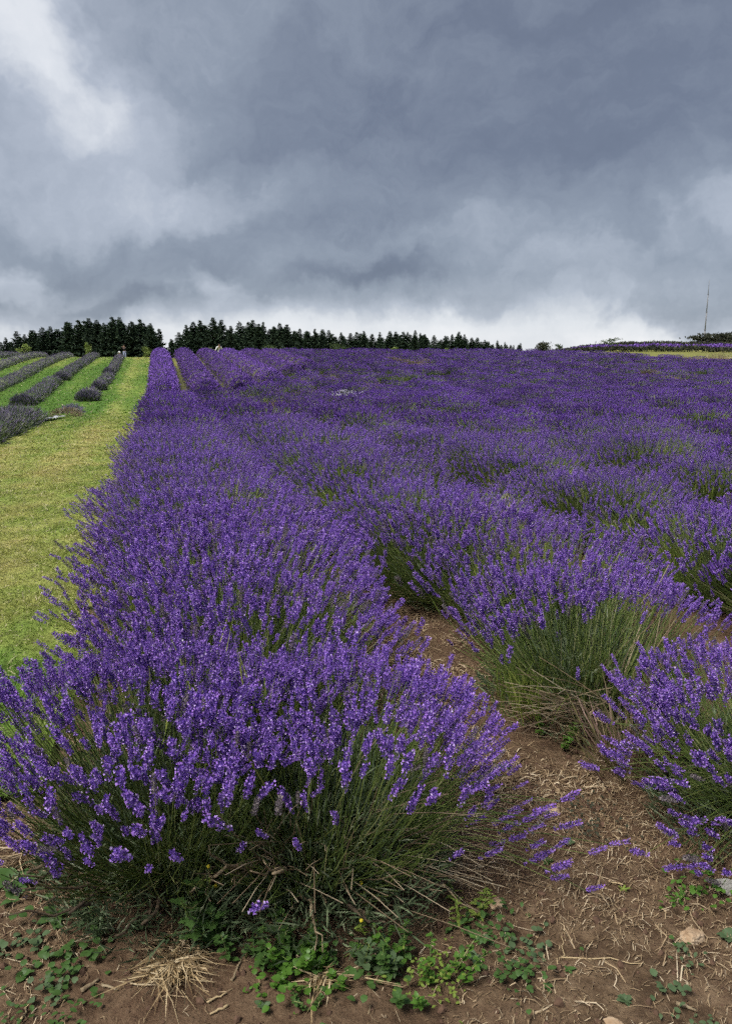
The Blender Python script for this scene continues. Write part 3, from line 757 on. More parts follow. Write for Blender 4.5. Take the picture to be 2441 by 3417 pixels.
def hedge_row(name, label, cat, xc, y0, y1, hw, h, mats, dens, sp_len, sp_w, seed, group=None, lump=.10, up=.35, wander=0.0, leafy_frac=.25, low_leaf=.62):
    """one continuous mounded row of lavender: spikes and leaves over its whole surface"""
    r = np.random.default_rng(seed); Lr = y1 - y0; arc = 2 * h + 1.2 * hw; n = int(Lr * arc * dens)
    root = thing(name, label, cat, (xc, y0, float(terr(xc, y0))), group)
    def surf(s, t):
        """s along the row, t -1..1 across"""
        ends = np.sqrt(np.clip(1 - np.clip((.55 - np.minimum(s, Lr - s)) / .55, 0, 1) ** 2, 0.02, 1))
        ps = 1 + lump * np.sin(s * 6.28 / .85 + seed) + lump * .8 * np.sin(s * 6.28 / 2.3 + seed * 2) + lump * .5 * np.sin(s * 6.28 / .41 + 2)
        a = t * math.pi / 2
        x = xc + wander * np.sin(s * .35 + seed) + np.sin(a) * hw * ps * (.55 + .45 * ends)
        z = np.cos(a) ** .85 * h * ps * ends
        y = y0 + s; return np.stack([x, y, z + terr(x, y)], -1), a
    s = r.uniform(0, Lr, n); t = r.uniform(-1, 1, n); P, a = surf(s, t)
    endtilt = np.where(s < .5, -(.5 - s) * 1.6, 0) + np.where(Lr - s < .5, (.5 - (Lr - s)) * 1.6, 0)
    D = np.stack([np.sin(a), endtilt, np.cos(a) * .8 + up], -1) + r.normal(0, .22, (n, 3))
    P = P + r.normal(0, .03, (n, 3)) * np.array([1, 1, .6]) - unit(D) * sp_len * .5
    m_ = int(900 * dens / 210); dd_ = r.normal(size=(m_, 3)); dd_[:, 2] = np.abs(dd_[:, 2]); dd_[:, 1] = -np.abs(dd_[:, 1]); dd_ = unit(dd_)
    Pe = np.stack([xc + dd_[:, 0] * hw * .98, y0 + .5 + dd_[:, 1] * .5, dd_[:, 2] * h * .98], -1) * 1.0; Pe[:, 2] += terr(Pe[:, 0], Pe[:, 1]); Pe += r.normal(0, .03, (m_, 3))
    P = np.concatenate([P, Pe]); D = np.concatenate([D, dd_ + np.array([0, 0, up]) + r.normal(0, .2, (m_, 3))]); n += m_
    o = np.array(root.location)
    V0 = np.array([[-.5, 0, .25], [.5, 0, .25], [0, .5, .3], [0, -.35, 0], [0, 0, 1]], float); F0 = np.array([[3, 1, 2], [0, 3, 2], [0, 1, 3], [0, 4, 1], [1, 4, 2], [2, 4, 0]])[2:]
    leafm = r.random(n) < leafy_frac
    low = P[:, 2] - terr(P[:, 0], P[:, 1]) < h * .42
    leafm |= low & (r.random(n) < low_leaf)
    for nm, sel, mt, sl, sw in (('bloom', ~leafm, mats[0], sp_len, sp_w), ('foliage', leafm, mats[1], sp_len * 1.0, sp_w * .8)):
        G = Geo(); k = int(sel.sum()); l_ = sl * r.uniform(.7, 1.25, k); G.add(*bake(V0, F0, P[sel] - o, D[sel], np.stack([np.full(k, sw), np.full(k, sw), l_], -1), r))
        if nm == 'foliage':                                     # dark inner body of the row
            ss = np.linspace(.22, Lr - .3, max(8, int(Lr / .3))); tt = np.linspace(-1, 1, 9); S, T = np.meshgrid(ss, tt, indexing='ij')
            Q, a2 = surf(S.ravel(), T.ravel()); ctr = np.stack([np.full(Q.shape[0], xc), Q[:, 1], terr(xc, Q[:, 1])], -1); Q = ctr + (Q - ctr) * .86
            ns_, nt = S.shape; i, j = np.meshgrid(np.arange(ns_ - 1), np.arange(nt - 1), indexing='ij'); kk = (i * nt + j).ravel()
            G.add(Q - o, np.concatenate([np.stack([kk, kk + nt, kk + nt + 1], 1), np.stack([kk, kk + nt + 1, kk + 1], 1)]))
        link(nm, G.mesh(nm, [mt]), root, None, kind='stuff')
    return root


for k in range(6):
    lab = 'mounded purple lavender row on the rising slope, ' + ('beside the grass strip' if k == 0 else ordinal(k + 1) + ' from the grass strip')
    hedge_row('lavender_row', lab, 'lavender row', ROW_X0 + ROW_DX * k - .02, START_FAR[k], 62 + .3 * k, .62, .66, (M_LAVFAR, M_OLIVE), 175, .10, .035, 200 + k, 'mounded lavender rows on the slope', .08, leafy_frac=.08, low_leaf=.5)

# left of the grass: greyer lavender rows
GREY = [(-2.70, 30.0, 32.8, 0.45, 0.32, 'short grey lavender bush standing alone at the near end of the first left row'),
        (-2.58, 34.2, 41.0, 0.30, 0.31, 'thin grey lavender row left of the grass strip, in the middle of the slope'),
        (-2.62, 42.0, 57.0, 0.30, 0.32, 'grey lavender row climbing to the couple on the crest'),
        (-4.72, 28.4, 38.4, 0.43, 0.32, 'near half of the second grey lavender row from the grass strip'),
        (-4.66, 39.0, 62.0, 0.39, 0.32, 'upper half of the second grey lavender row from the grass strip'),
        (-6.75, 27.0, 64.0, 0.43, 0.32, 'third grey lavender row from the grass strip'),
        (-8.85, 30.0, 66.0, 0.44, 0.34, 'fourth grey lavender row from the grass strip'),
        (-10.95, 36.0, 68.0, 0.46, 0.34, 'fifth grey lavender row from the grass strip, at the left edge'),
        (-13.05, 42.0, 70.0, 0.46, 0.36, 'sixth grey lavender row from the grass strip, far left')]
for q, (x, y0, y1, hw, h, lab) in enumerate(GREY):
    hedge_row('grey_lavender_row', lab, 'lavender row', x, y0, y1, hw * .86, h, (M_GREYSP, M_GREYLF), 260, .13, .022, 300 + q, 'grey lavender rows left of the grass', .13, .5, .06, .34)
hedge_row('grey_lavender_row', 'large grey-green lavender clump nearest the camera at the left edge', 'lavender row', -3.66, 13.6, 22.3, .62, .40, (M_GREYSP, M_GREYLF), 480, .17, .018, 350, 'grey lavender rows left of the grass', .10, .6, .03, .46)


# ------------------------------------------------------------------ soil litter in the foreground
def path_litter():
    rng = np.random.default_rng(77)
    def put(n, box, lmin, lmax, rad, name, label, fn=None):
        x = rng.uniform(box[0], box[1], n); y = rng.uniform(box[2], box[3], n)
        if fn is not None: k = rng.random(n) < fn(x, y); x = x[k]; y = y[k]
        n = len(x); a = rng.uniform(0, 6.283, n); L = rng.uniform(lmin, lmax, n) * rng.uniform(.5, 1, n); dx = np.cos(a) * L; dy = np.sin(a) * L
        B = np.stack([x, y, soil_z(x, y) + .002], -1); T = np.stack([x + dx, y + dy, soil_z(x + dx, y + dy) + .002 + np.abs(rng.normal(0, .006, n))], -1)
        C = (B + T) / 2; C[:, :2] += rng.normal(0, .14, (n, 2)) * L[:, None]; C[:, 2] += np.abs(rng.normal(0, .006, n))
        mid_ = C; side = np.stack([-np.sin(a), np.cos(a), rng.normal(0, .35, n)], -1); w_ = (rad * rng.uniform(.6, 1.5, n))[:, None]
        V = np.stack([B - side * w_, B + side * w_, mid_ - side * w_, mid_ + side * w_, T - side * w_ * .6, T + side * w_ * .6], 1).reshape(-1, 3)
        f = np.array([[0, 1, 3], [0, 3, 2], [2, 3, 5], [2, 5, 4]]); return V, (f[None] + (np.arange(n) * 6)[:, None, None]).reshape(-1, 3)
    G = Geo()
    dens = lambda x, y: np.clip(.66 + .95 * vnoise(x * 2.6, y * 2.6, 31) + .35 * np.exp(-((x - 1.05) / .28) ** 2) * sst(1.9, 2.4, y), .05, 1)
    G.add(*put(52000, (-1.0, 2.4, 1.05, 3.2), .006, .045, .0009, '', '', dens))
    G.add(*put(23000, (.5, 1.7, 2.2, 7.5), .02, .09, .0016, '', '', dens))
    G.add(*put(3500, (-1.2, 2.6, 1.05, 4), .05, .13, .0012, '', '', dens))
    link('straw_litter', G.mesh('straw_litter', [M_STRAW]), None, None, kind='stuff', label='dry straw and clipped stalks scattered over the brown soil', category='straw')
    Gc = Geo(); V, F = blob(rng, 0, 1.2); n = 9000
    x = rng.uniform(-1.1, 2.5, n); y = rng.uniform(1.05, 5.0, n); s = .0025 + .013 * rng.random(n) ** 5
    Gc.add(*bake(V, F, np.stack([x, y, soil_z(x, y) + s * .2], -1), rng.normal(size=(n, 3)), s, rng))
    link('soil_crumbs', Gc.mesh('soil_crumbs', [M_CLOD]), None, None, kind='stuff', label='small crumbs of brown soil on the path', category='soil')
path_litter()


def gp(px, py, lift=0.0):
    p = hit(px, py); return np.array([p[0], p[1], float(soil_z(p[0], p[1])) + lift])


rs = np.random.default_rng(8)
for (px, py, sx_, sy_, sz_, mt, lab) in ((2308, 3122, .038, .028, .024, M_STONE, 'tan flat-topped stone lying on the soil at the lower right'), (2425, 2962, .040, .030, .028, M_GSTONE, 'pale grey stone half under the right lavender bush'),
                                        (1849, 2698, .028, .018, .012, M_STONE, 'small brown stone in the middle of the path'), (1658, 3003, .030, .020, .012, M_STONE, 'low sandy stone beside the path under the leaning purple spikes'),
                                        (2050, 3395, .026, .018, .010, M_STONE, 'low buff stone at the bottom edge right of centre')):
    V, F = blob(rs, 2, .5, 9); p = gp(px, py)
    thing('stone', lab, 'stone', tuple(p + [0, 0, sz_ * .45]), None, mesh_np('stone', V * np.array([sx_, sy_, sz_]), F, [mt], None, False)).rotation_euler.z = rs.uniform(0, 6)

STICKS = [((1900, 2955), (2050, 2990), .0045, M_WOOD, 'dark curved twig lying across the path'), ((1765, 3165), (1862, 3235), .004, M_WOOD, 'brown twig lying right of the leafy ground weeds'),
          ((2255, 3335), (2322, 3368), .0055, M_PALEWOOD, 'stubby stick at the lower right corner'), ((270, 3288), (330, 3262), .0065, M_PALEWOOD, 'thick short stick left of the bleached grass tuft'),
          ((340, 3272), (395, 3302), .0045, M_PALEWOOD, 'thin stick between the green weeds and the bleached tuft'), ((770, 3260), (805, 3185), .004, M_PALEWOOD, 'leaning stick right of the bleached grass tuft'),
          ((70, 3390), (112, 3310), .003, M_TUFT, 'long pale straw at the lower left'), ((1162, 3090), (1210, 3140), .005, M_PALEWOOD, 'pale broken stick poking from under the front bush'),
          ((560, 3138), (612, 3122), .0055, M_PALEWOOD, 'chipped pale stick just above the bleached tuft'), ((2030, 2928), (2078, 2946), .003, M_TUFT, 'pale straw curled near the right bush'),
          ((1870, 3170), (2150, 3215), .0022, M_TUFT, 'very long thin straw across the right foreground'), ((1862, 3215), (1880, 3090), .002, M_TUFT, 'thin upright straw on the right foreground soil'),
          ((760, 3350), (700, 3372), .004, M_TUFT, 'short pale stalk below the bleached tuft'), ((690, 3320), (755, 3290), .0035, M_TUFT, 'bent pale stalk beside the bleached tuft')]
for (a, b, rad, mt, lab) in STICKS:
    p0, p1 = gp(*a, .004), gp(*b, .006); n = 7; t = np.linspace(0, 1, n)[:, None]; pts = p0 * (1 - t) + p1 * t; L = np.linalg.norm(p1 - p0)
    pts[1:-1] += rs.normal(0, .035 * L, (n - 2, 3)) * np.array([1, 1, .3]); pts[:, 2] = np.maximum(pts[:, 2], soil_z(pts[:, 0], pts[:, 1]) + rad)
    V, F = tube(pts - p0, np.linspace(rad, rad * .55, n), 6); thing('stick', lab, 'stick', tuple(p0), None, mesh_np('stick', V, F, [mt], None, True))


# weeds: each leaf a piece of its own, alike leaves share a mesh
def leaf_mesh(seed, ser=0.0, wide=1.0):
    r = np.random.default_rng(seed); ts = np.linspace(0, 1, 8); w = np.sin(np.pi * np.clip(ts * .93 + .05, 0, 1)) ** .8 * .5 * wide
    if ser: w = w * (1 + ser * np.where(np.arange(8) % 2, 1, -1))
    V = []; cur = r.uniform(.15, .4)
    for t, ww in zip(ts, w):
        y = -cur * t * t; wv = r.normal(0, .025)
        V += [(-ww, y + .16 * ww + wv, t), (0, y, t), (ww, y + .16 * ww - wv, t)]
    F = []
    for i in range(7):
        a = i * 3; F += [(a, a + 1, a + 4), (a, a + 4, a + 3), (a + 1, a + 2, a + 5), (a + 1, a + 5, a + 4)]
    return np.array(V, float), np.array(F)


LEAF_SC = .8
LEAF_CACHE = {}
def leaf_of(kind, mat, i):
    key = (kind, mat.name, i)
    if key not in LEAF_CACHE:
        V, F = leaf_mesh(i * 7 + len(kind), .32 if kind == 'jagged' else 0, {'round': .95, 'oval': .62, 'narrow': .34, 'jagged': .6}[kind]); LEAF_CACHE[key] = mesh_np('leaf', V, F, [mat], None, True)
    return LEAF_CACHE[key]


def weed(px, py, label, kind, mat, form, n, L, spread, height=0.0, seed=0, cat='weed', flower=None):
    r = np.random.default_rng(int(px * 3 + py) + seed); p = gp(px, py)
    root = thing('weed', label, cat, tuple(p)); n_st = 1
    pl = []
    if form == 'rosette':
        for i in range(n):
            a = i * 2.4 + r.uniform(-.3, .3); d = np.array([math.cos(a), math.sin(a), r.uniform(.15, .9)]); pl.append((np.array([0, 0, .004]), d, L * r.uniform(.65, 1.15)))
    elif form == 'mat':
        for i in range(n):
            q = r.normal(0, spread, 2); z = float(soil_z(p[0] + q[0], p[1] + q[1])) - p[2] + r.uniform(.003, .02 + height); a = r.uniform(0, 6.28)
            pl.append((np.array([q[0], q[1], z]), np.array([math.cos(a), math.sin(a), r.uniform(-.1, .7)]), L * r.uniform(.6, 1.2)))
    else:                                                       # upright leafy stems
        G = Geo(); k = max(3, n // 14)
        for j in range(k):
            b = np.array([*r.normal(0, spread * .5, 2), -.005]); tp = np.array([*(b[:2] * 1.9 + r.normal(0, spread * .4, 2)), height * r.uniform(.6, 1.1)])
            V, F = tube(np.array([b, (b + tp) / 2 + [0, 0, .01], tp]), [.0018, .0016, .001], 4); G.add(V, F)
            for i in range(n // k):
                t = .15 + .85 * (i + .5) / (n // k); a = i * 1.571 + r.uniform(-.4, .4); pl.append((b + (tp - b) * t, np.array([math.cos(a), math.sin(a), .25 + .9 * t * r.random()]), L * r.uniform(.7, 1.15) * (1.1 - .45 * t)))
            if flower is not None:
                Vf, Ff = blob(r, 0, 1); G.add(Vf * .006 + tp + [0, 0, .006], Ff, 1)
        link('stem', G.mesh('stem', [M_STEM] + ([flower] if flower is not None else []), True), root)
    for (q, d, l) in pl:
        o = bpy.data.objects.new('leaf', leaf_of(kind, mat, int(r.integers(0, 5)))); COL.objects.link(o); o.parent = root; o.location = q
        d = unit(d); x = unit(np.cross(np.array([0, 0, 1.0]) + r.normal(0, .12, 3), d)); y = np.cross(d, x)
        o.rotation_mode = 'QUATERNION'; o.rotation_quaternion = Matrix(np.stack([x, y, d], 1).tolist()).to_quaternion(); o.scale = (l * LEAF_SC,) * 3
    return root


WEEDS = [
    (50, 2960, 'broad-leaved dock plant at the left edge under the front bush', 'oval', M_WEED, 'rosette', 8, .085, 0, 0), (190, 3050, 'small dock with two drooping leaves left of the front bush', 'oval', M_WEED, 'rosette', 5, .065, 0, 0),
    (95, 3010, 'low rounded weed under the far left of the front bush', 'round', M_WEED, 'mat', 12, .032, .04, .02), (110, 3130, 'grey-green scalloped weed on the soil at the left', 'round', M_DULLWEED, 'mat', 14, .026, .03, .01),
    (25, 3155, 'grey-green weed seedling at the left edge of the soil', 'round', M_DULLWEED, 'mat', 10, .026, .022, .01), (215, 3215, 'largest leafy ground weed patch on the left foreground soil', 'round', M_WEED, 'mat', 70, .026, .055, .02),
    (170, 3290, 'lower tail of leafy ground weed below the large left patch', 'round', M_DULLWEED, 'mat', 26, .024, .04, .01), (78, 3235, 'small round-leaved weed left of the large ground weed patch', 'round', M_WEED, 'rosette', 9, .028, 0, 0),
    (235, 3392, 'bright weed tuft at the bottom edge left of the bleached grass', 'oval', M_WEED, 'mat', 30, .022, .035, .02), (50, 3400, 'small weed at the bottom left corner', 'oval', M_WEED, 'mat', 20, .02, .035, .01),
    (745, 3096, 'jagged-leaved thistle at the foot of the front bush', 'jagged', M_WEED, 'stems', 34, .072, .06, .17), (905, 3140, 'dark pointed-leaf weed left of the bright round-leaved clump', 'oval', M_WEED, 'stems', 34, .05, .05, .13),
    (1020, 3150, 'bright green round-leaved weed clump under the front bush', 'round', M_MINT, 'stems', 84, .030, .09, .085), (1130, 3160, 'second bright round-leaved weed clump, to the right of the first', 'round', M_MINT, 'stems', 56, .028, .07, .075),
    (940, 3215, 'large pointed weed leaves in front of the bright round-leaved clump', 'oval', M_WEED, 'rosette', 9, .055, 0, 0), (1250, 3190, 'blue-green pointed weed right of the bright clump', 'oval', M_DULLWEED, 'stems', 44, .045, .07, .11),
    (880, 3336, 'small pale rosette on bare soil below the bright clump', 'oval', M_DULLWEED, 'rosette', 9, .030, 0, 0), (905, 3285, 'thin green sprig above the pale rosette', 'oval', M_MINT, 'mat', 16, .022, .025, .02),
    (1057, 3345, 'small-leaved green tuft in front of the dry grass at bottom centre', 'round', M_WEED, 'stems', 60, .016, .045, .035), (1450, 3215, 'tall lime-green bushy weed at the right corner of the front bush', 'oval', M_MINT, 'stems', 110, .030, .085, .13, 0),
    (1455, 3275, 'mossy yellow-green weed mat below the lime-green bushy weed', 'oval', M_LIME, 'mat', 120, .016, .05, .045), (1610, 3088, 'dark leafy weed spreading over the soil right of the front bush', 'oval', M_WEED, 'mat', 64, .030, .055, .03),
    (1582, 3187, 'grey-green rosette between the lime weed and the soil path', 'oval', M_DULLWEED, 'rosette', 12, .034, 0, 0), (1745, 3150, 'scattered round weed leaves in the middle of the foreground soil', 'round', M_DULLWEED, 'mat', 30, .024, .045, .01),
    (1725, 3248, 'wide low green weed patch in the foreground right of centre', 'round', M_WEED, 'mat', 60, .020, .05, .02), (1826, 3292, 'small green rosette right of the low weed patch', 'oval', M_WEED, 'rosette', 9, .022, 0, 0),
    (1895, 3225, 'tiny green seedling above the small rosette', 'oval', M_WEED, 'rosette', 7, .022, 0, 0), (2086, 3322, 'dull green rosette on the soil at lower right', 'oval', M_DULLWEED, 'rosette', 11, .028, 0, 0),
    (2228, 3305, 'pale flat weed beside the stubby stick', 'round', M_DULLWEED, 'mat', 14, .022, .03, .005), (2318, 3398, 'dull weed at the bottom edge near the right corner', 'oval', M_DULLWEED, 'mat', 24, .020, .035, .01),
    (2425, 3126, 'broad pale weed at the right edge level with the tan stone', 'round', M_DULLWEED, 'rosette', 9, .034, 0, 0), (2275, 3160, 'small clover-like weed just below the tan stone', 'round', M_WEED, 'mat', 8, .016, .018, .005),
    (2300, 3205, 'dull serrated weed two stone-widths below the tan stone', 'jagged', M_DULLWEED, 'mat', 16, .022, .028, .01), (2346, 2975, 'bright green sprawling weed under the right bush', 'round', M_MINT, 'mat', 44, .022, .05, .04),
    (2254, 3003, 'bright green weed left of the sprawling one under the right bush', 'oval', M_MINT, 'mat', 26, .022, .03, .04), (1933, 2740, 'dark mossy weed mat on the right side of the path', 'oval', M_HEDGE, 'mat', 150, .018, .085, .02),
    (1834, 2476, 'pale green leafy weed clump where the path meets the hollow bush', 'oval', M_MINT, 'stems', 70, .034, .10, .13), (1681, 2566, 'small pale rosette on the straw of the upper path', 'oval', M_DULLWEED, 'rosette', 7, .036, 0, 0),
    (1895, 2808, 'single pale green rosette in the middle of the path', 'oval', M_DULLWEED, 'rosette', 7, .030, 0, 0), (1826, 2860, 'small weed with upright leaves in the path below the pale rosette', 'oval', M_WEED, 'rosette', 8, .026, 0, 0),
    (2078, 2952, 'tiny yellow-green weed beside the curled straw near the right bush', 'narrow', M_LIME, 'rosette', 7, .028, 0, 0), (1540, 2990, 'fine green weed under the right side of the front bush', 'narrow', M_LIME, 'stems', 60, .040, .07, .12),
    (1190, 3030, 'thin yellow-flowered weed among the bare branches of the front bush', 'narrow', M_LIME, 'stems', 42, .032, .08, .16, 1, 'weed', M_YELLOWFL), (690, 3010, 'yellow-flowered weed sprig in the dark hollow of the front bush', 'narrow', M_LIME, 'stems', 42, .030, .07, .22, 2, 'weed', M_YELLOWFL)]
WEEDS += [(820, 3175, 'leafy dark weed at the foot of the front bush between thistle and bright clump', 'oval', M_WEED, 'stems', 60, .036, .07, .09), (1085, 3225, 'bright round-leaved weed clump spilling forward at bottom centre', 'round', M_MINT, 'stems', 70, .026, .08, .06),
          (1350, 3190, 'dark pointed weed clump right of bottom centre against the bush', 'oval', M_WEED, 'stems', 64, .038, .075, .10), (980, 3260, 'low bright leaves at the front rim of the round-leaved weeds', 'round', M_MINT, 'mat', 50, .026, .05, .03),
          (1200, 3240, 'low green leaves rimming the weeds below the front bush', 'round', M_WEED, 'mat', 50, .026, .055, .03), (620, 3080, 'grey-green leafy shoot left of the thistle at the bush foot', 'narrow', M_DULLWEED, 'stems', 70, .034, .07, .10),
          (430, 3050, 'fine grey-green shoots under the left half of the front bush', 'narrow', M_DULLWEED, 'stems', 80, .034, .09, .09), (300, 3030, 'thin leafy shoots under the left end of the front bush', 'narrow', M_DULLWEED, 'stems', 70, .034, .08, .09)]
for w in WEEDS: weed(w[0], w[1] + (32 if w[5] == 'stems' and 2900 < w[1] < 3230 else 0), *w[2:])


def tuft(px, py, label, n, L, spread, mat, flat=.5, name='grass_tuft', wd=.004, dist_z=None):
    r = np.random.default_rng(int(px)); p = gp(px, py); a = -1.75 + r.normal(0, .95, n); D = np.stack([np.cos(a), np.sin(a), r.uniform(-.1, 1.0, n) * (1 - flat) + .08], -1)
    P = np.stack([r.normal(0, spread * .45, n), r.normal(spread * .3, spread * .45, n), r.uniform(.004, .022, n)], -1); Ls = L * r.uniform(.5, 1.15, n)
    V, F = blades(P, D, Ls, wd * r.uniform(.7, 1.3, n), np.stack([r.normal(.1, .6, n), r.normal(0, .6, n), -.22 * np.ones(n)], -1) * Ls[:, None], r)
    return thing(name, label, 'grass', tuple(p), None, mesh_np(name, V, F, [mat]))


tuft(575, 3225, 'bleached dead grass tuft flattened on the soil in front of the bush', 300, .085, .065, M_TUFT, .5)
tuft(600, 3140, 'darker dry grass tuft just behind the bleached one', 120, .09, .05, M_STRAW, .5)
tuft(1085, 3255, 'dry straw tuft at the bottom centre below the bright weeds', 90, .07, .03, M_TUFT, .35)
tuft(60, 2890, 'dry straw heap at the left edge beside the front bush', 110, .10, .06, M_STRAW, .5)

# ------------------------------------------------------------------ trees on the skyline
def conifer(seed, R):
    """spruce of height 1: trunk, and a crown of drooping branch sprays"""
    r = np.random.default_rng(seed); lean = r.normal(0, .012, 2)
    tz = np.linspace(0, .97, 9); tp = np.stack([lean[0] * tz * 3, lean[1] * tz * 3, tz], -1)
    tV, tF = tube(tp, np.linspace(.020, .003, 9), 6)
    P = []; D = []; L = []; Wd = []
    z = .03
    while z < .985:
        rad = R * 1.12 * (1 - z) ** .86 * r.uniform(.66, 1.22) + .010; nb = int(6 + 5 * (1 - z))
        for k in range(nb):
            a = r.uniform(0, 6.283); o = np.array([math.cos(a), math.sin(a), 0]); s = np.array([-o[1], o[0], 0]); ln = rad * r.uniform(.6, 1.18)
            m = 4 if ln < .05 else 9
            for i in range(m):
                t = (i + .6) / m; q = np.array([lean[0] * z * 3, lean[1] * z * 3, z]) + o * ln * t + np.array([0, 0, -.22 * ln * t + .30 * ln * t ** 3])
                sd_ = (-1) ** i; d = o * .65 + s * sd_ * (.8 - .5 * t) + np.array([0, 0, -.18 + .25 * t]); P.append(q); D.append(d); L.append(.085 * (1.15 - .5 * t) * (.35 + .65 * (1 - z))); Wd.append(.040 * (.4 + .6 * (1 - z)))
        z += .030 * r.uniform(.8, 1.2) * (1.15 - .5 * z)
    for i in range(5): P.append(np.array([lean[0] * 3, lean[1] * 3, .95])); D.append(np.array([*r.normal(0, .12, 2), 1.0])); L.append(.05); Wd.append(.010)
    n = len(P); V, F = blades(np.array(P), np.array(D), np.array(L), np.array(Wd), r.normal(0, .008, (n, 3)), r)
    return mesh_np('trunk', tV, tF, [M_BARK], None, True), mesh_np('crown', V, F, [M_CONIFER])


CONS = [conifer(500 + i, (.30, .26, .34, .28, .36, .25)[i]) for i in range(6)]
TOPS_L = [(-30, 1128), (17, 1125), (55, 1105), (82, 1112), (108, 1097), (142, 1094), (172, 1083), (222, 1069), (252, 1061), (294, 1061), (321, 1066), (345, 1074), (366, 1058), (396, 1054), (429, 1066), (457, 1066), (480, 1074), (501, 1072), (521, 1092)]
TOPS_R = [(575, 1128), (596, 1108), (618, 1086), (643, 1068), (672, 1072), (707, 1059), (740, 1068), (768, 1088), (796, 1074), (823, 1074), (843, 1068), (863, 1075), (885, 1074), (912, 1084), (934, 1075), (957, 1084), (974, 1097), (1000, 1098), (1025, 1101), (1052, 1100), (1074, 1101), (1099, 1105), (1136, 1105), (1165, 1114), (1193, 1104), (1217, 1106), (1243, 1116), (1267, 1107),
          (1299, 1104), (1320, 1109), (1338, 1107), (1359, 1105), (1385, 1105), (1402, 1113), (1419, 1109), (1448, 1118), (1479, 1116), (1508, 1116), (1532, 1105), (1552, 1114), (1570, 1124), (1596, 1124), (1612, 1130), (1630, 1134), (1660, 1139), (1686, 1143), (1712, 1146), (1735, 1147)]
rt = random.Random(12)
def plant_tree(px, py, D, label, group, v=None, wide=1.0):
    top = at_dist(px, py, D); z0 = float(terr(top[0], top[1])) - .15; hgt = top[2] - z0; tr, cr = CONS[rt.randrange(6) if v is None else v]
    root = thing('conifer_tree', label, 'conifer', (top[0], top[1], z0), group); root.rotation_euler.z = rt.uniform(0, 6.28); w = wide * rt.uniform(.9, 1.12); root.scale = (hgt * w, hgt * w, hgt)
    link('trunk', tr, root); link('crown', cr, root)


for side, tops in (('left', TOPS_L), ('right', TOPS_R)):
    for q, (px, py) in enumerate(tops):
        D = 128 + rt.uniform(-3, 5) if side == 'left' else 124 + max(0, px - 900) * .13 + rt.uniform(-3, 4)
        wide = rt.uniform(.85, 1.2) if px < 990 else rt.uniform(.75, 1.35); py += rt.uniform(-5, 5)
        lab = ('dark conifer in the left clump on the skyline, %s tree from the left edge' if side == 'left' else 'dark conifer in the long right treeline, %s tree from the gap') % ordinal(q + 1)
        plant_tree(px, py, D, lab, 'conifers on the skyline', None, wide)
    mids = [((a[0] + b[0]) / 2 + rt.uniform(-9, 9), max(a[1], b[1]) + rt.uniform(4, 20)) for a, b in zip(tops, tops[1:]) if b[0] < 1745 for _ in (0, 1)]
    for q, (px, py) in enumerate(mids):
        D = 136 if side == 'left' else 133 + max(0, px - 900) * .13
        lab = 'lower dark conifer filling the back of the %s treeline, %s from its left end' % (side, ordinal(q + 1))
        plant_tree(px, min(py, 1150), D + rt.uniform(-2, 3), lab, 'conifers behind the skyline treeline', None, 1.5)


def leafy_tree(name, px, top, base, D, label, cat, mat, rx, n=500, ls=.10, group=None, lobes=7, stem=.25, flat=1.0):
    """broadleaf shrub or sapling: stem, limbs and a crown of separate leaf-sized faces"""
    r = np.random.default_rng(int(px * 7 + top)); b = at_dist(px, base, D); zt = at_dist(px, top, D)[2]; z0 = float(terr(b[0], b[1])); h = zt - z0
    root = thing(name, label, cat, (b[0], b[1], z0 - .05)); G = Geo()
    cs = []
    for k in range(lobes):
        c = np.array([*r.normal(0, rx * .45, 2), h * (stem + (1 - stem) * (k + .6) / lobes * .92)]); cs.append(c)
        V, F = branch(r, (0, 0, h * stem * .5 * r.random()), c, .018 * h + .006, .03 * h, 6, 5); G.add(V, F)
    V, F = tube(np.array([[0, 0, -.1], [.01, 0, h * .4], [0, .01, h * .8]]), np.array([.03, .022, .008]) * h * .8 + .005, 6); G.add(V, F)
    link('trunk', G.mesh('trunk', [M_BARK], True), root)
    cs = np.array(cs); k = r.integers(0, lobes, n); zz = cs[k, 2] / h; rr_ = rx * (.62 - .25 * np.abs(zz - .55))
    P = cs[k] + r.normal(0, 1, (n, 3)) * np.stack([rr_ * .55, rr_ * .55, np.full(n, h / lobes * .62 * flat)], -1); P[:, 2] = np.clip(P[:, 2], .05, h)
    V, F = blades(P, r.normal(size=(n, 3)) + [0, 0, .3], ls * r.uniform(.6, 1.3, n), ls * .55, r.normal(0, ls * .15, (n, 3)), r)
    link('crown', mesh_np('crown', V, F, [mat]), root); return root


leafy_tree('young_tree', 85, 1148, 1196, 92, 'pale green young tree before the left conifers, nearest the left edge', 'tree', M_SAPL, .55, 420, .15)
leafy_tree('young_tree', 295, 1143, 1196, 88, 'slender yellow-green sapling before the middle of the left conifers', 'tree', M_SAPL, .30, 460, .14)
leafy_tree('young_tree', 489, 1156, 1196, 88, 'yellow-green sapling beside the first purple row on the crest', 'tree', M_SAPL, .42, 360, .14)
leafy_tree('young_tree', 1318, 1157, 1180, 92, 'bright green sapling before the right treeline, right of the middle', 'tree', M_SAPL, .45, 300, .13)
leafy_tree('young_tree', 1494, 1162, 1180, 95, 'small bright sapling at the foot of the right treeline', 'tree', M_SAPL, .35, 220, .13)
leafy_tree('shrub', 698, 1160, 1180, 82, 'bright yellow-green shrub left of the person in white', 'shrub', M_SAPL, .45, 330, .12, None, 5, .1)
leafy_tree('shrub', 899, 1149, 1180, 90, 'wide grey-green shrub below the right treeline', 'shrub', M_SHRUB, 1.15, 700, .15, None, 9, .1)
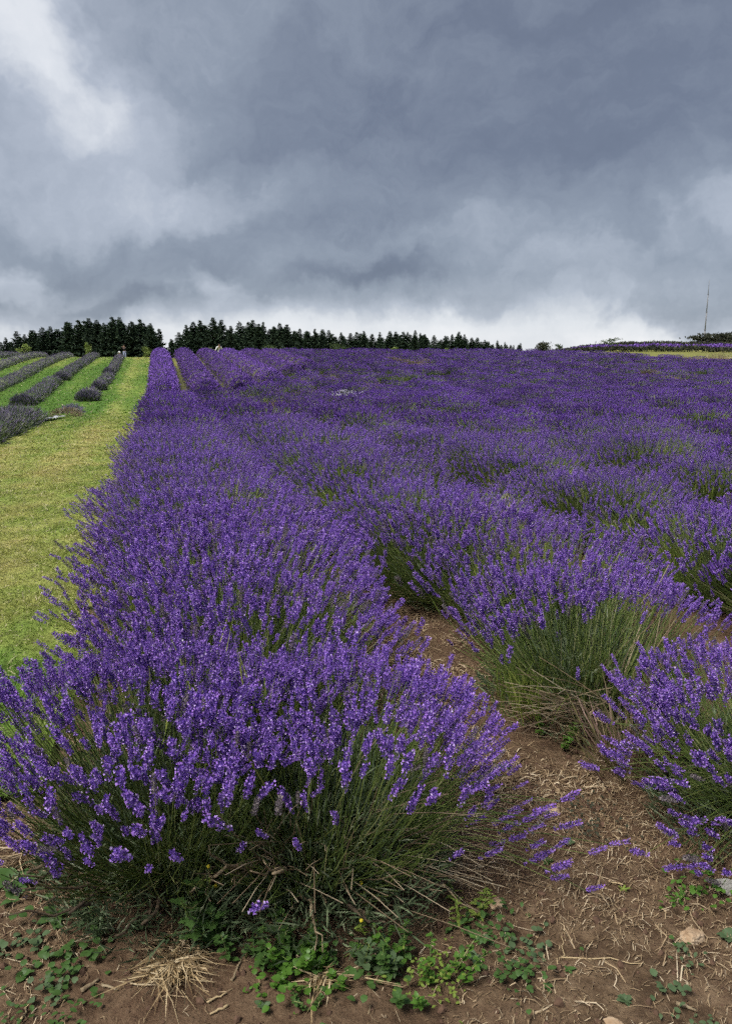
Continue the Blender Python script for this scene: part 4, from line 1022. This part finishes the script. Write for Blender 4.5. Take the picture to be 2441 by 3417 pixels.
leafy_tree('shrub', 942, 1160, 1180, 88, 'small yellow-green shrub beside the wide grey-green one', 'shrub', M_SAPL, .5, 300, .12, None, 5, .1)
leafy_tree('shrub', 1125, 1145, 1180, 92, 'rounded grey-green shrub in front of the right treeline', 'shrub', M_SHRUB, 1.1, 700, .15, None, 9, .1)
leafy_tree('broadleaf_tree', 1810, 1142, 1165, 150, 'lone dark bushy tree on the skyline right of the conifers', 'tree', M_HEDGE, 1.6, 700, .32, None, 8, .1)
leafy_tree('broadleaf_tree', 1862, 1150, 1165, 150, 'tiny thin tree on the skyline right of the lone bushy tree', 'tree', M_SHRUB, .9, 200, .25, None, 5, .2)
leafy_tree('broadleaf_tree', 2043, 1127, 1152, 135, 'small open-branched tree alone on the right skyline', 'tree', M_SHRUB, 1.2, 260, .26, None, 8, .2)
for q, (px, top, rx, lab) in enumerate(((2338, 1122, 2.0, 'low thorn tree left of the mast foot'), (2375, 1112, 2.4, 'dark thorn tree right of the mast foot'), (2405, 1113, 2.4, 'dark thorn tree second from the right edge of the skyline'), (2436, 1110, 2.5, 'dark thorn tree at the right edge of the skyline'), (2480, 1112, 2.5, 'dark thorn tree cut by the right edge'))):
    leafy_tree('thorn_tree', px, top, 1140, 165, lab, 'tree', M_HEDGE, rx, 900, .42, 'thorn trees by the mast', 10, .08)


def strip_hedge(name, label, cat, a, b, h, w, mat, n, ls, seed):
    """low hedge from ground point a to ground point b"""
    r = np.random.default_rng(seed); a = np.asarray(a, float); b = np.asarray(b, float); t = r.random(n); q = r.normal(0, w * .4, (n, 2))
    x = a[0] + (b[0] - a[0]) * t + q[:, 0]; y = a[1] + (b[1] - a[1]) * t + q[:, 1]; L = np.linalg.norm((b - a)[:2])
    hh = h * sst(0, .22, t) * (.75 + .25 * vnoise(t * L * .9, t * 0 + seed, seed) + .15 * vnoise(t * L * 4, t * 0, seed + 1)); z = hh * np.sqrt(r.random(n))
    o = np.array([a[0], a[1], float(terr(a[0], a[1]))]); P = np.stack([x, y, terr(x, y) + z], -1) - o
    V, F = blades(P, r.normal(size=(n, 3)) + [0, 0, .5], ls * r.uniform(.6, 1.3, n), ls * .6, r.normal(0, .03, (n, 3)), r)
    return thing(name, label, cat, tuple(o), None, mesh_np(name, V, F, [mat]))


def gnd(px, y):
    d = ray(px, 1180); return (y * d[0] / d[1], y)
strip_hedge('dark_hedge', 'dark low hedge along the far edge of the pale grass strip', 'hedge', gnd(1800, 98), gnd(2600, 97), .85, 1.2, M_HEDGE, 5200, .30, 1)
strip_hedge('lavender_row', 'far dull purple lavender row behind the dark hedge on the right hill', 'lavender row', gnd(1820, 106), gnd(2620, 106), .8, 1.6, M_LAVFAR, 4200, .26, 2)
strip_hedge('dark_hedge', 'second dark hedge higher on the right hill', 'hedge', gnd(1840, 118), gnd(2620, 118), .8, 1.8, M_HEDGE, 5200, .30, 3)
strip_hedge('lavender_row', 'bright purple lavender row below the thorn trees', 'lavender row', gnd(2310, 127), gnd(2640, 127), 1.1, 1.4, M_LAVFAR, 2600, .28, 4)

# mast
mb = at_dist(2348, 1128, 470); mt_ = at_dist(2362, 935, 470); hm = mt_[2] - mb[2]; zs = [0, .22, .22, .5, .5, .78, .78, 1.0]; rd = [.42, .42, .34, .34, .26, .26, .17, .10]
root = thing('radio_mast', 'tall thin grey radio mast on the far right skyline', 'mast', (mb[0], mb[1], mb[2] - 3.0))
for i in range(4):
    z0, z1 = zs[2 * i] * (hm + 3), zs[2 * i + 1] * (hm + 3); V, F = tube(np.array([[0, 0, z0], [0, 0, z1]]), [rd[2 * i], rd[2 * i + 1]], 8); link('mast_section', mesh_np('mast_section', V, F, [M_MAST], None, True), root)
    if i < 3: V, F = tube(np.array([[0, 0, z1 - .25], [0, 0, z1 + .25]]), [.6 - .1 * i] * 2, 8); link('flange', mesh_np('flange', V, F, [M_MAST]), root)

# ------------------------------------------------------------------ plants between the blocks, dead clumps, oddments
def clump(name, px, py, label, cat, mats, n, L, spread, h, wd=.012, flowers=None, group=None):
    """a bunch of upright stalks, some with heads"""
    r = np.random.default_rng(int(px + py * 3)); p = hit(px, py); o = np.array([p[0], p[1], float(terr(p[0], p[1]))]); root = thing(name, label, cat, tuple(o), group); G = Geo()
    q = r.normal(0, spread, (n, 2)); P = np.stack([q[:, 0], q[:, 1], terr(o[0] + q[:, 0], o[1] + q[:, 1]) - o[2] + h * r.uniform(0, .7, n)], -1); D = np.stack([q[:, 0] / spread * .35, q[:, 1] / spread * .35, np.ones(n)], -1) + r.normal(0, .2, (n, 3))
    V, F = blades(P, D, L * r.uniform(.6, 1.2, n), wd, r.normal(0, .05, (n, 3)), r); G.add(V, F)
    link('stalks', G.mesh('stalks', [mats]), root, None, kind='stuff')
    if flowers is not None:
        fm, nf, fs, fz = flowers; q = r.normal(0, spread, (nf, 2)); Vb, Fb = blob(r, 0, 1); G2 = Geo()
        G2.add(*bake(Vb, Fb, np.stack([q[:, 0], q[:, 1], terr(o[0] + q[:, 0], o[1] + q[:, 1]) - o[2] + fz * r.uniform(.85, 1.12, nf)], -1), np.tile([0, 0, 1.], (nf, 1)), np.stack([np.full(nf, fs)] * 2 + [fs * r.uniform(1, 2.4, nf)], -1), r))
        link('blossom', G2.mesh('blossom', [fm]), root, None, kind='stuff')
    return root


wf = hit(1150, 1375)
clump('white_flower_clump', 1142, 1384, 'patch of white lavender flowering in the middle of the purple', 'lavender', M_LEAF, 160, .25, .20, .5, .02, (M_WHITEFL, 60, .016, .66))
clump('white_flower_clump', 1184, 1386, 'smaller right-hand patch of white lavender in the purple', 'lavender', M_LEAF, 90, .25, .13, .5, .02, (M_WHITEFL, 24, .016, .64))
for (px, py, lab, m, n, L, sp_, h) in (
        (1232, 1330, 'pale straw-coloured grass tuft above the white flowers', M_TUFT, 160, .55, .14, .3), (900, 1322, 'brown dead grass in the gap before the mounded rows', M_DRY, 320, .45, .5, .1),
        (985, 1312, 'dry grass clump in the gap right of the brown patch', M_PINKDRY, 320, .6, .45, .1), (1085, 1300, 'straw-brown tussock standing in the gap of the purple rows', M_PINKDRY, 300, .7, .35, .2), (1060, 1330, 'low yellowish grass in the gap below the tussock', M_LIME, 260, .35, .4, .05),
        (655, 1400, 'dry pink-brown clump between the first and second rows', M_PINKDRY, 160, .4, .22, .35), (1400, 1240, 'yellow-brown dead clump near the crest right of centre', M_DRY, 300, .6, .7, .2), (1255, 1222, 'brown dead clump along the crest', M_DRY, 300, .6, .6, .2),
        (1500, 1245, 'bright grass gap between far purple rows', M_LIME, 200, .35, .6, .2), (1920, 1250, 'pale dry clump in the purple left of the grass strip', M_DRY, 300, .6, .7, .25), (1760, 1222, 'olive clump along the right crest', M_LEAF, 320, .6, .8, .3), (1850, 1215, 'second olive clump along the right crest', M_LEAF, 320, .6, .8, .3),
        (2130, 1228, 'green-centred bush breaking the purple near the grass strip', M_STEM, 320, .55, .6, .25), (2170, 1310, 'yellow-green clump in the right purple mass', M_STEM, 200, .5, .4, .3), (1780, 1255, 'olive clump in the far purple right of centre', M_STEM, 260, .5, .6, .3),
        (2290, 1222, 'grey dome-shaped dying lavender bush at the edge of the grass strip', M_DRY, 420, .7, .7, .3), (2392, 1222, 'tall dark dead bush against the pale grass strip', M_DRY, 420, 1.0, .45, .3), (1890, 1300, 'olive gap in the purple right of centre', M_STEM, 180, .5, .4, .3)):
    clump('dry_clump', px, py, lab, 'clump', m, n, L, sp_, h)

for (px, py, lab, m, n, L, sp_, h) in ((2110, 2600, 'tall pinkish seeding shoots between the right bush and the hollow one', M_PINKDRY, 300, .34, .07, .10), (1790, 2330, 'yellow-green upright shoots at the left of the hollow bush', M_LIME, 150, .24, .045, .05),
        (1640, 1960, 'dry seeding stalks rising from the second row behind the hollow bush', M_PINKDRY, 130, .40, .09, .28), (1450, 1830, 'pale green shoots standing out of the second row', M_STEM, 130, .36, .10, .28), (1700, 1850, 'brownish stalks sticking up beyond the hollow bush', M_DRY, 80, .40, .08, .30)):
    clump('seeding_shoots', px, py, lab, 'weed', m, n, L, sp_, h, .005)

# dying plants and fabric at the left rows
for (px, py, lab, sx_) in ((222, 1392, 'brown dying lavender stump on the lawn, nearer of two', .5), (243, 1378, 'dark dying lavender stump on the lawn, farther of two', .38)):
    p = hit(px, py); r = np.random.default_rng(int(px)); n = 700; d = r.normal(size=(n, 3)); d[:, 2] = abs(d[:, 2]); d = unit(d)
    V, F = blades(d * r.uniform(.6, 1, n)[:, None] * np.array([sx_, sx_ * .9, .26]), d + [0, 0, .4], .09, .012, r.normal(0, .02, (n, 3)), r)
    thing('dying_lavender', lab, 'lavender', (p[0], p[1], float(terr(p[0], p[1]))), 'dying stumps on the lawn', mesh_np('dying_lavender', V, F, [M_DRY if px < 230 else M_GREYSP]))
p = hit(195, 1402); xs = np.linspace(-.28, .28, 9); ys = np.linspace(-1.6, 1.4, 15); xs *= .4; ys *= .38; X, Y = np.meshgrid(xs, ys); rg = np.random.default_rng(4)
X = X + .12 * np.sin(Y * 2.3) + rg.normal(0, .02, X.shape); Z = .05 + .03 * np.abs(np.sin(X * 9 + Y * 4)) + rg.normal(0, .008, X.shape); V = np.stack([X, Y, Z], -1).reshape(-1, 3); i, j = np.meshgrid(np.arange(8), np.arange(14)); k = (j * 9 + i).ravel()
o = thing('weed_fabric', 'crumpled pale strip of weed fabric on the lawn beside the grey clump', 'fabric', (p[0] - .1, p[1], float(terr(p[0], p[1])) + .012), None, mesh_np('weed_fabric', V, np.stack([k, k + 1, k + 10, k + 9], 1), [M_FABRIC], None, True))

# ------------------------------------------------------------------ people on the crest
def cloth(name, c): return plain(name, [(.3, tuple(x * .8 for x in c)), (.7, c)], 9, .85)
M_SKIN = plain('skin', [(.3, (.42, .26, .19)), (.7, (.50, .32, .24))], 6, .6)


def skinned(name, joints, edges, mat, parent, root_i=0):
    me = bpy.data.meshes.new(name); me.from_pydata([j[:3] for j in joints], edges, []); me.materials.append(mat)
    o = link(name, me, parent); o.modifiers.new('skin', 'SKIN').use_smooth_shade = True
    for i, j in enumerate(joints): me.skin_vertices[0].data[i].radius = (j[3], j[3] * (j[4] if len(j) > 4 else 1)); me.skin_vertices[0].data[i].use_root = (i == root_i)
    s = o.modifiers.new('sub', 'SUBSURF'); s.levels = s.render_levels = 2
    return o


def lump_part(name, c, rad, mat, parent, seed=1):
    r = np.random.default_rng(seed); V, F = blob(r, 2, .1, 1); V = unit(V); link(name, mesh_np(name, V * np.array(rad) + np.array(c), F, [mat], None, True), parent)


def person(label, loc, rz, pose, skin, top, legs, hair, hat=None):
    """pose: joint positions facing -Y; the body is one skinned figure under its clothes"""
    root = thing('person', label, 'person', tuple(loc)); root.rotation_euler.z = rz; J = pose
    names = ['pelvis', 'chest', 'neck', 'head', 'crown', 'lsh', 'lel', 'lwr', 'lha', 'rsh', 'rel', 'rwr', 'rha', 'lhip', 'lkn', 'lan', 'lto', 'rhip', 'rkn', 'ran', 'rto']
    rad = dict(pelvis=.11, chest=.12, neck=.05, head=.085, crown=.07, lsh=.055, lel=.042, lwr=.032, lha=.035, lhip=.085, lkn=.06, lan=.042, lto=.035); rad.update({('r' + k[1:]): v for k, v in rad.items() if k[0] == 'l'})
    e = [('pelvis', 'chest'), ('chest', 'neck'), ('neck', 'head'), ('head', 'crown')] + [(a, b) for s in 'lr' for a, b in (('chest', s + 'sh'), (s + 'sh', s + 'el'), (s + 'el', s + 'wr'), (s + 'wr', s + 'ha'), ('pelvis', s + 'hip'), (s + 'hip', s + 'kn'), (s + 'kn', s + 'an'), (s + 'an', s + 'to'))]
    def build(nm, use, mat, grow, rootname):
        ii = {k: i for i, k in enumerate(use)}; skinned(nm, [(*J[k], rad[k] + grow) for k in use], [(ii[a], ii[b]) for a, b in e if a in ii and b in ii], mat, root, ii[rootname])
    build('body', names, skin, 0, 'pelvis')
    build('top', ['pelvis', 'chest', 'lsh', 'lel', 'lwr', 'rsh', 'rel', 'rwr'], top, .018, 'pelvis')
    build('trousers', ['pelvis', 'lhip', 'lkn', 'lan', 'rhip', 'rkn', 'ran'], legs, .015, 'pelvis')
    h = np.array(J['head']); f = unit(np.array(J.get('look', (0, -1, 0)), float)); s = np.cross(f, [0, 0, 1])
    lump_part('nose', h + f * .10, (.018, .018, .022), skin, root)
    lump_part('hair', h - f * .03 + [0, 0, .05], (.105, .105, .105), hair, root)
    if 'long_hair' in J: skinned('hair', [(*(h - f * .07 + [0, 0, .06]), .08), (*(h - f * .12 + [0, 0, -.12]), .09), (*J['long_hair'], .05)], [(0, 1), (1, 2)], hair, root)
    if hat is not None:
        V, F = tube(np.array([h + [0, 0, .04], h + [0, 0, .055], h + [0, 0, .06], h + [0, 0, .15], h + [0, 0, .17]]), [.19, .19, .115, .11, .06], 14); link('hat', mesh_np('hat', V, F, [hat], None, True), root)
    return root


STAND = dict(pelvis=(0, 0, .95), chest=(0, 0, 1.30), neck=(0, 0, 1.46), head=(0, -.02, 1.58), crown=(0, -.02, 1.68), lsh=(.18, 0, 1.38), lel=(.24, -.18, 1.22), lwr=(.10, -.34, 1.45), lha=(.05, -.37, 1.52), rsh=(-.18, 0, 1.38), rel=(-.24, -.18, 1.22), rwr=(-.10, -.34, 1.45), rha=(-.05, -.37, 1.52),
             lhip=(.10, 0, .88), lkn=(.12, -.02, .48), lan=(.13, .02, .08), lto=(.14, -.16, .04), rhip=(-.10, 0, .88), rkn=(-.12, -.02, .48), ran=(-.13, .02, .08), rto=(-.14, -.16, .04))
BEND = dict(pelvis=(.06, .10, .92), chest=(-.04, -.10, 1.20), neck=(-.06, -.18, 1.33), head=(-.06, -.22, 1.43), crown=(-.06, -.23, 1.52), lsh=(.14, -.10, 1.25), lel=(.26, -.12, 1.02), lwr=(.30, -.16, .80), lha=(.30, -.18, .72), rsh=(-.22, -.14, 1.24), rel=(-.36, -.24, 1.03), rwr=(-.50, -.34, .86), rha=(-.55, -.38, .80),
            lhip=(.15, .10, .86), lkn=(.15, -.02, .47), lan=(.16, .10, .08), lto=(.17, -.08, .04), rhip=(-.04, .10, .86), rkn=(-.10, -.08, .47), ran=(-.12, .08, .08), rto=(-.13, -.10, .04), long_hair=(.06, -.02, 1.10))
CROUCH = dict(pelvis=(0, .10, .26), chest=(0, -.06, .50), neck=(0, -.10, .62), head=(0, -.13, .72), crown=(0, -.13, .80), lsh=(.15, -.06, .56), lel=(.22, -.24, .42), lwr=(.10, -.36, .44), lha=(.05, -.38, .46), rsh=(-.15, -.06, .56), rel=(-.22, -.24, .42), rwr=(-.10, -.36, .44), rha=(-.05, -.38, .46),
              lhip=(.10, .08, .24), lkn=(.15, -.26, .40), lan=(.13, -.06, .07), lto=(.14, -.22, .04), rhip=(-.10, .08, .24), rkn=(-.15, -.26, .40), ran=(-.13, -.06, .07), rto=(-.14, -.22, .04))
def on_ground(px, D): q = at_dist(px, 1190, D); return (q[0], q[1], float(terr(q[0], q[1])))
person('person in a dark top and pale jeans raising both hands to the face', on_ground(417, 92), -.5, STAND, M_SKIN, cloth('dark_top', (.012, .012, .018)), cloth('pale_jeans', (.36, .40, .60)), cloth('dark_hair', (.02, .014, .01)))
person('crouching person in a white hat behind the grey lavender row', on_ground(399, 88), .2, CROUCH, M_SKIN, cloth('white_shirt', (.7, .7, .7)), cloth('pale_trousers', (.45, .44, .42)), cloth('fair_hair', (.4, .35, .25)), cloth('white_hat', (.82, .82, .80)))
person('person in white with long dark hair leaning among the purple rows', on_ground(733, 80), .1, BEND, M_SKIN, cloth('white_blouse', (.80, .79, .77)), cloth('cream_trousers', (.70, .68, .64)), cloth('black_hair', (.010, .008, .007)))
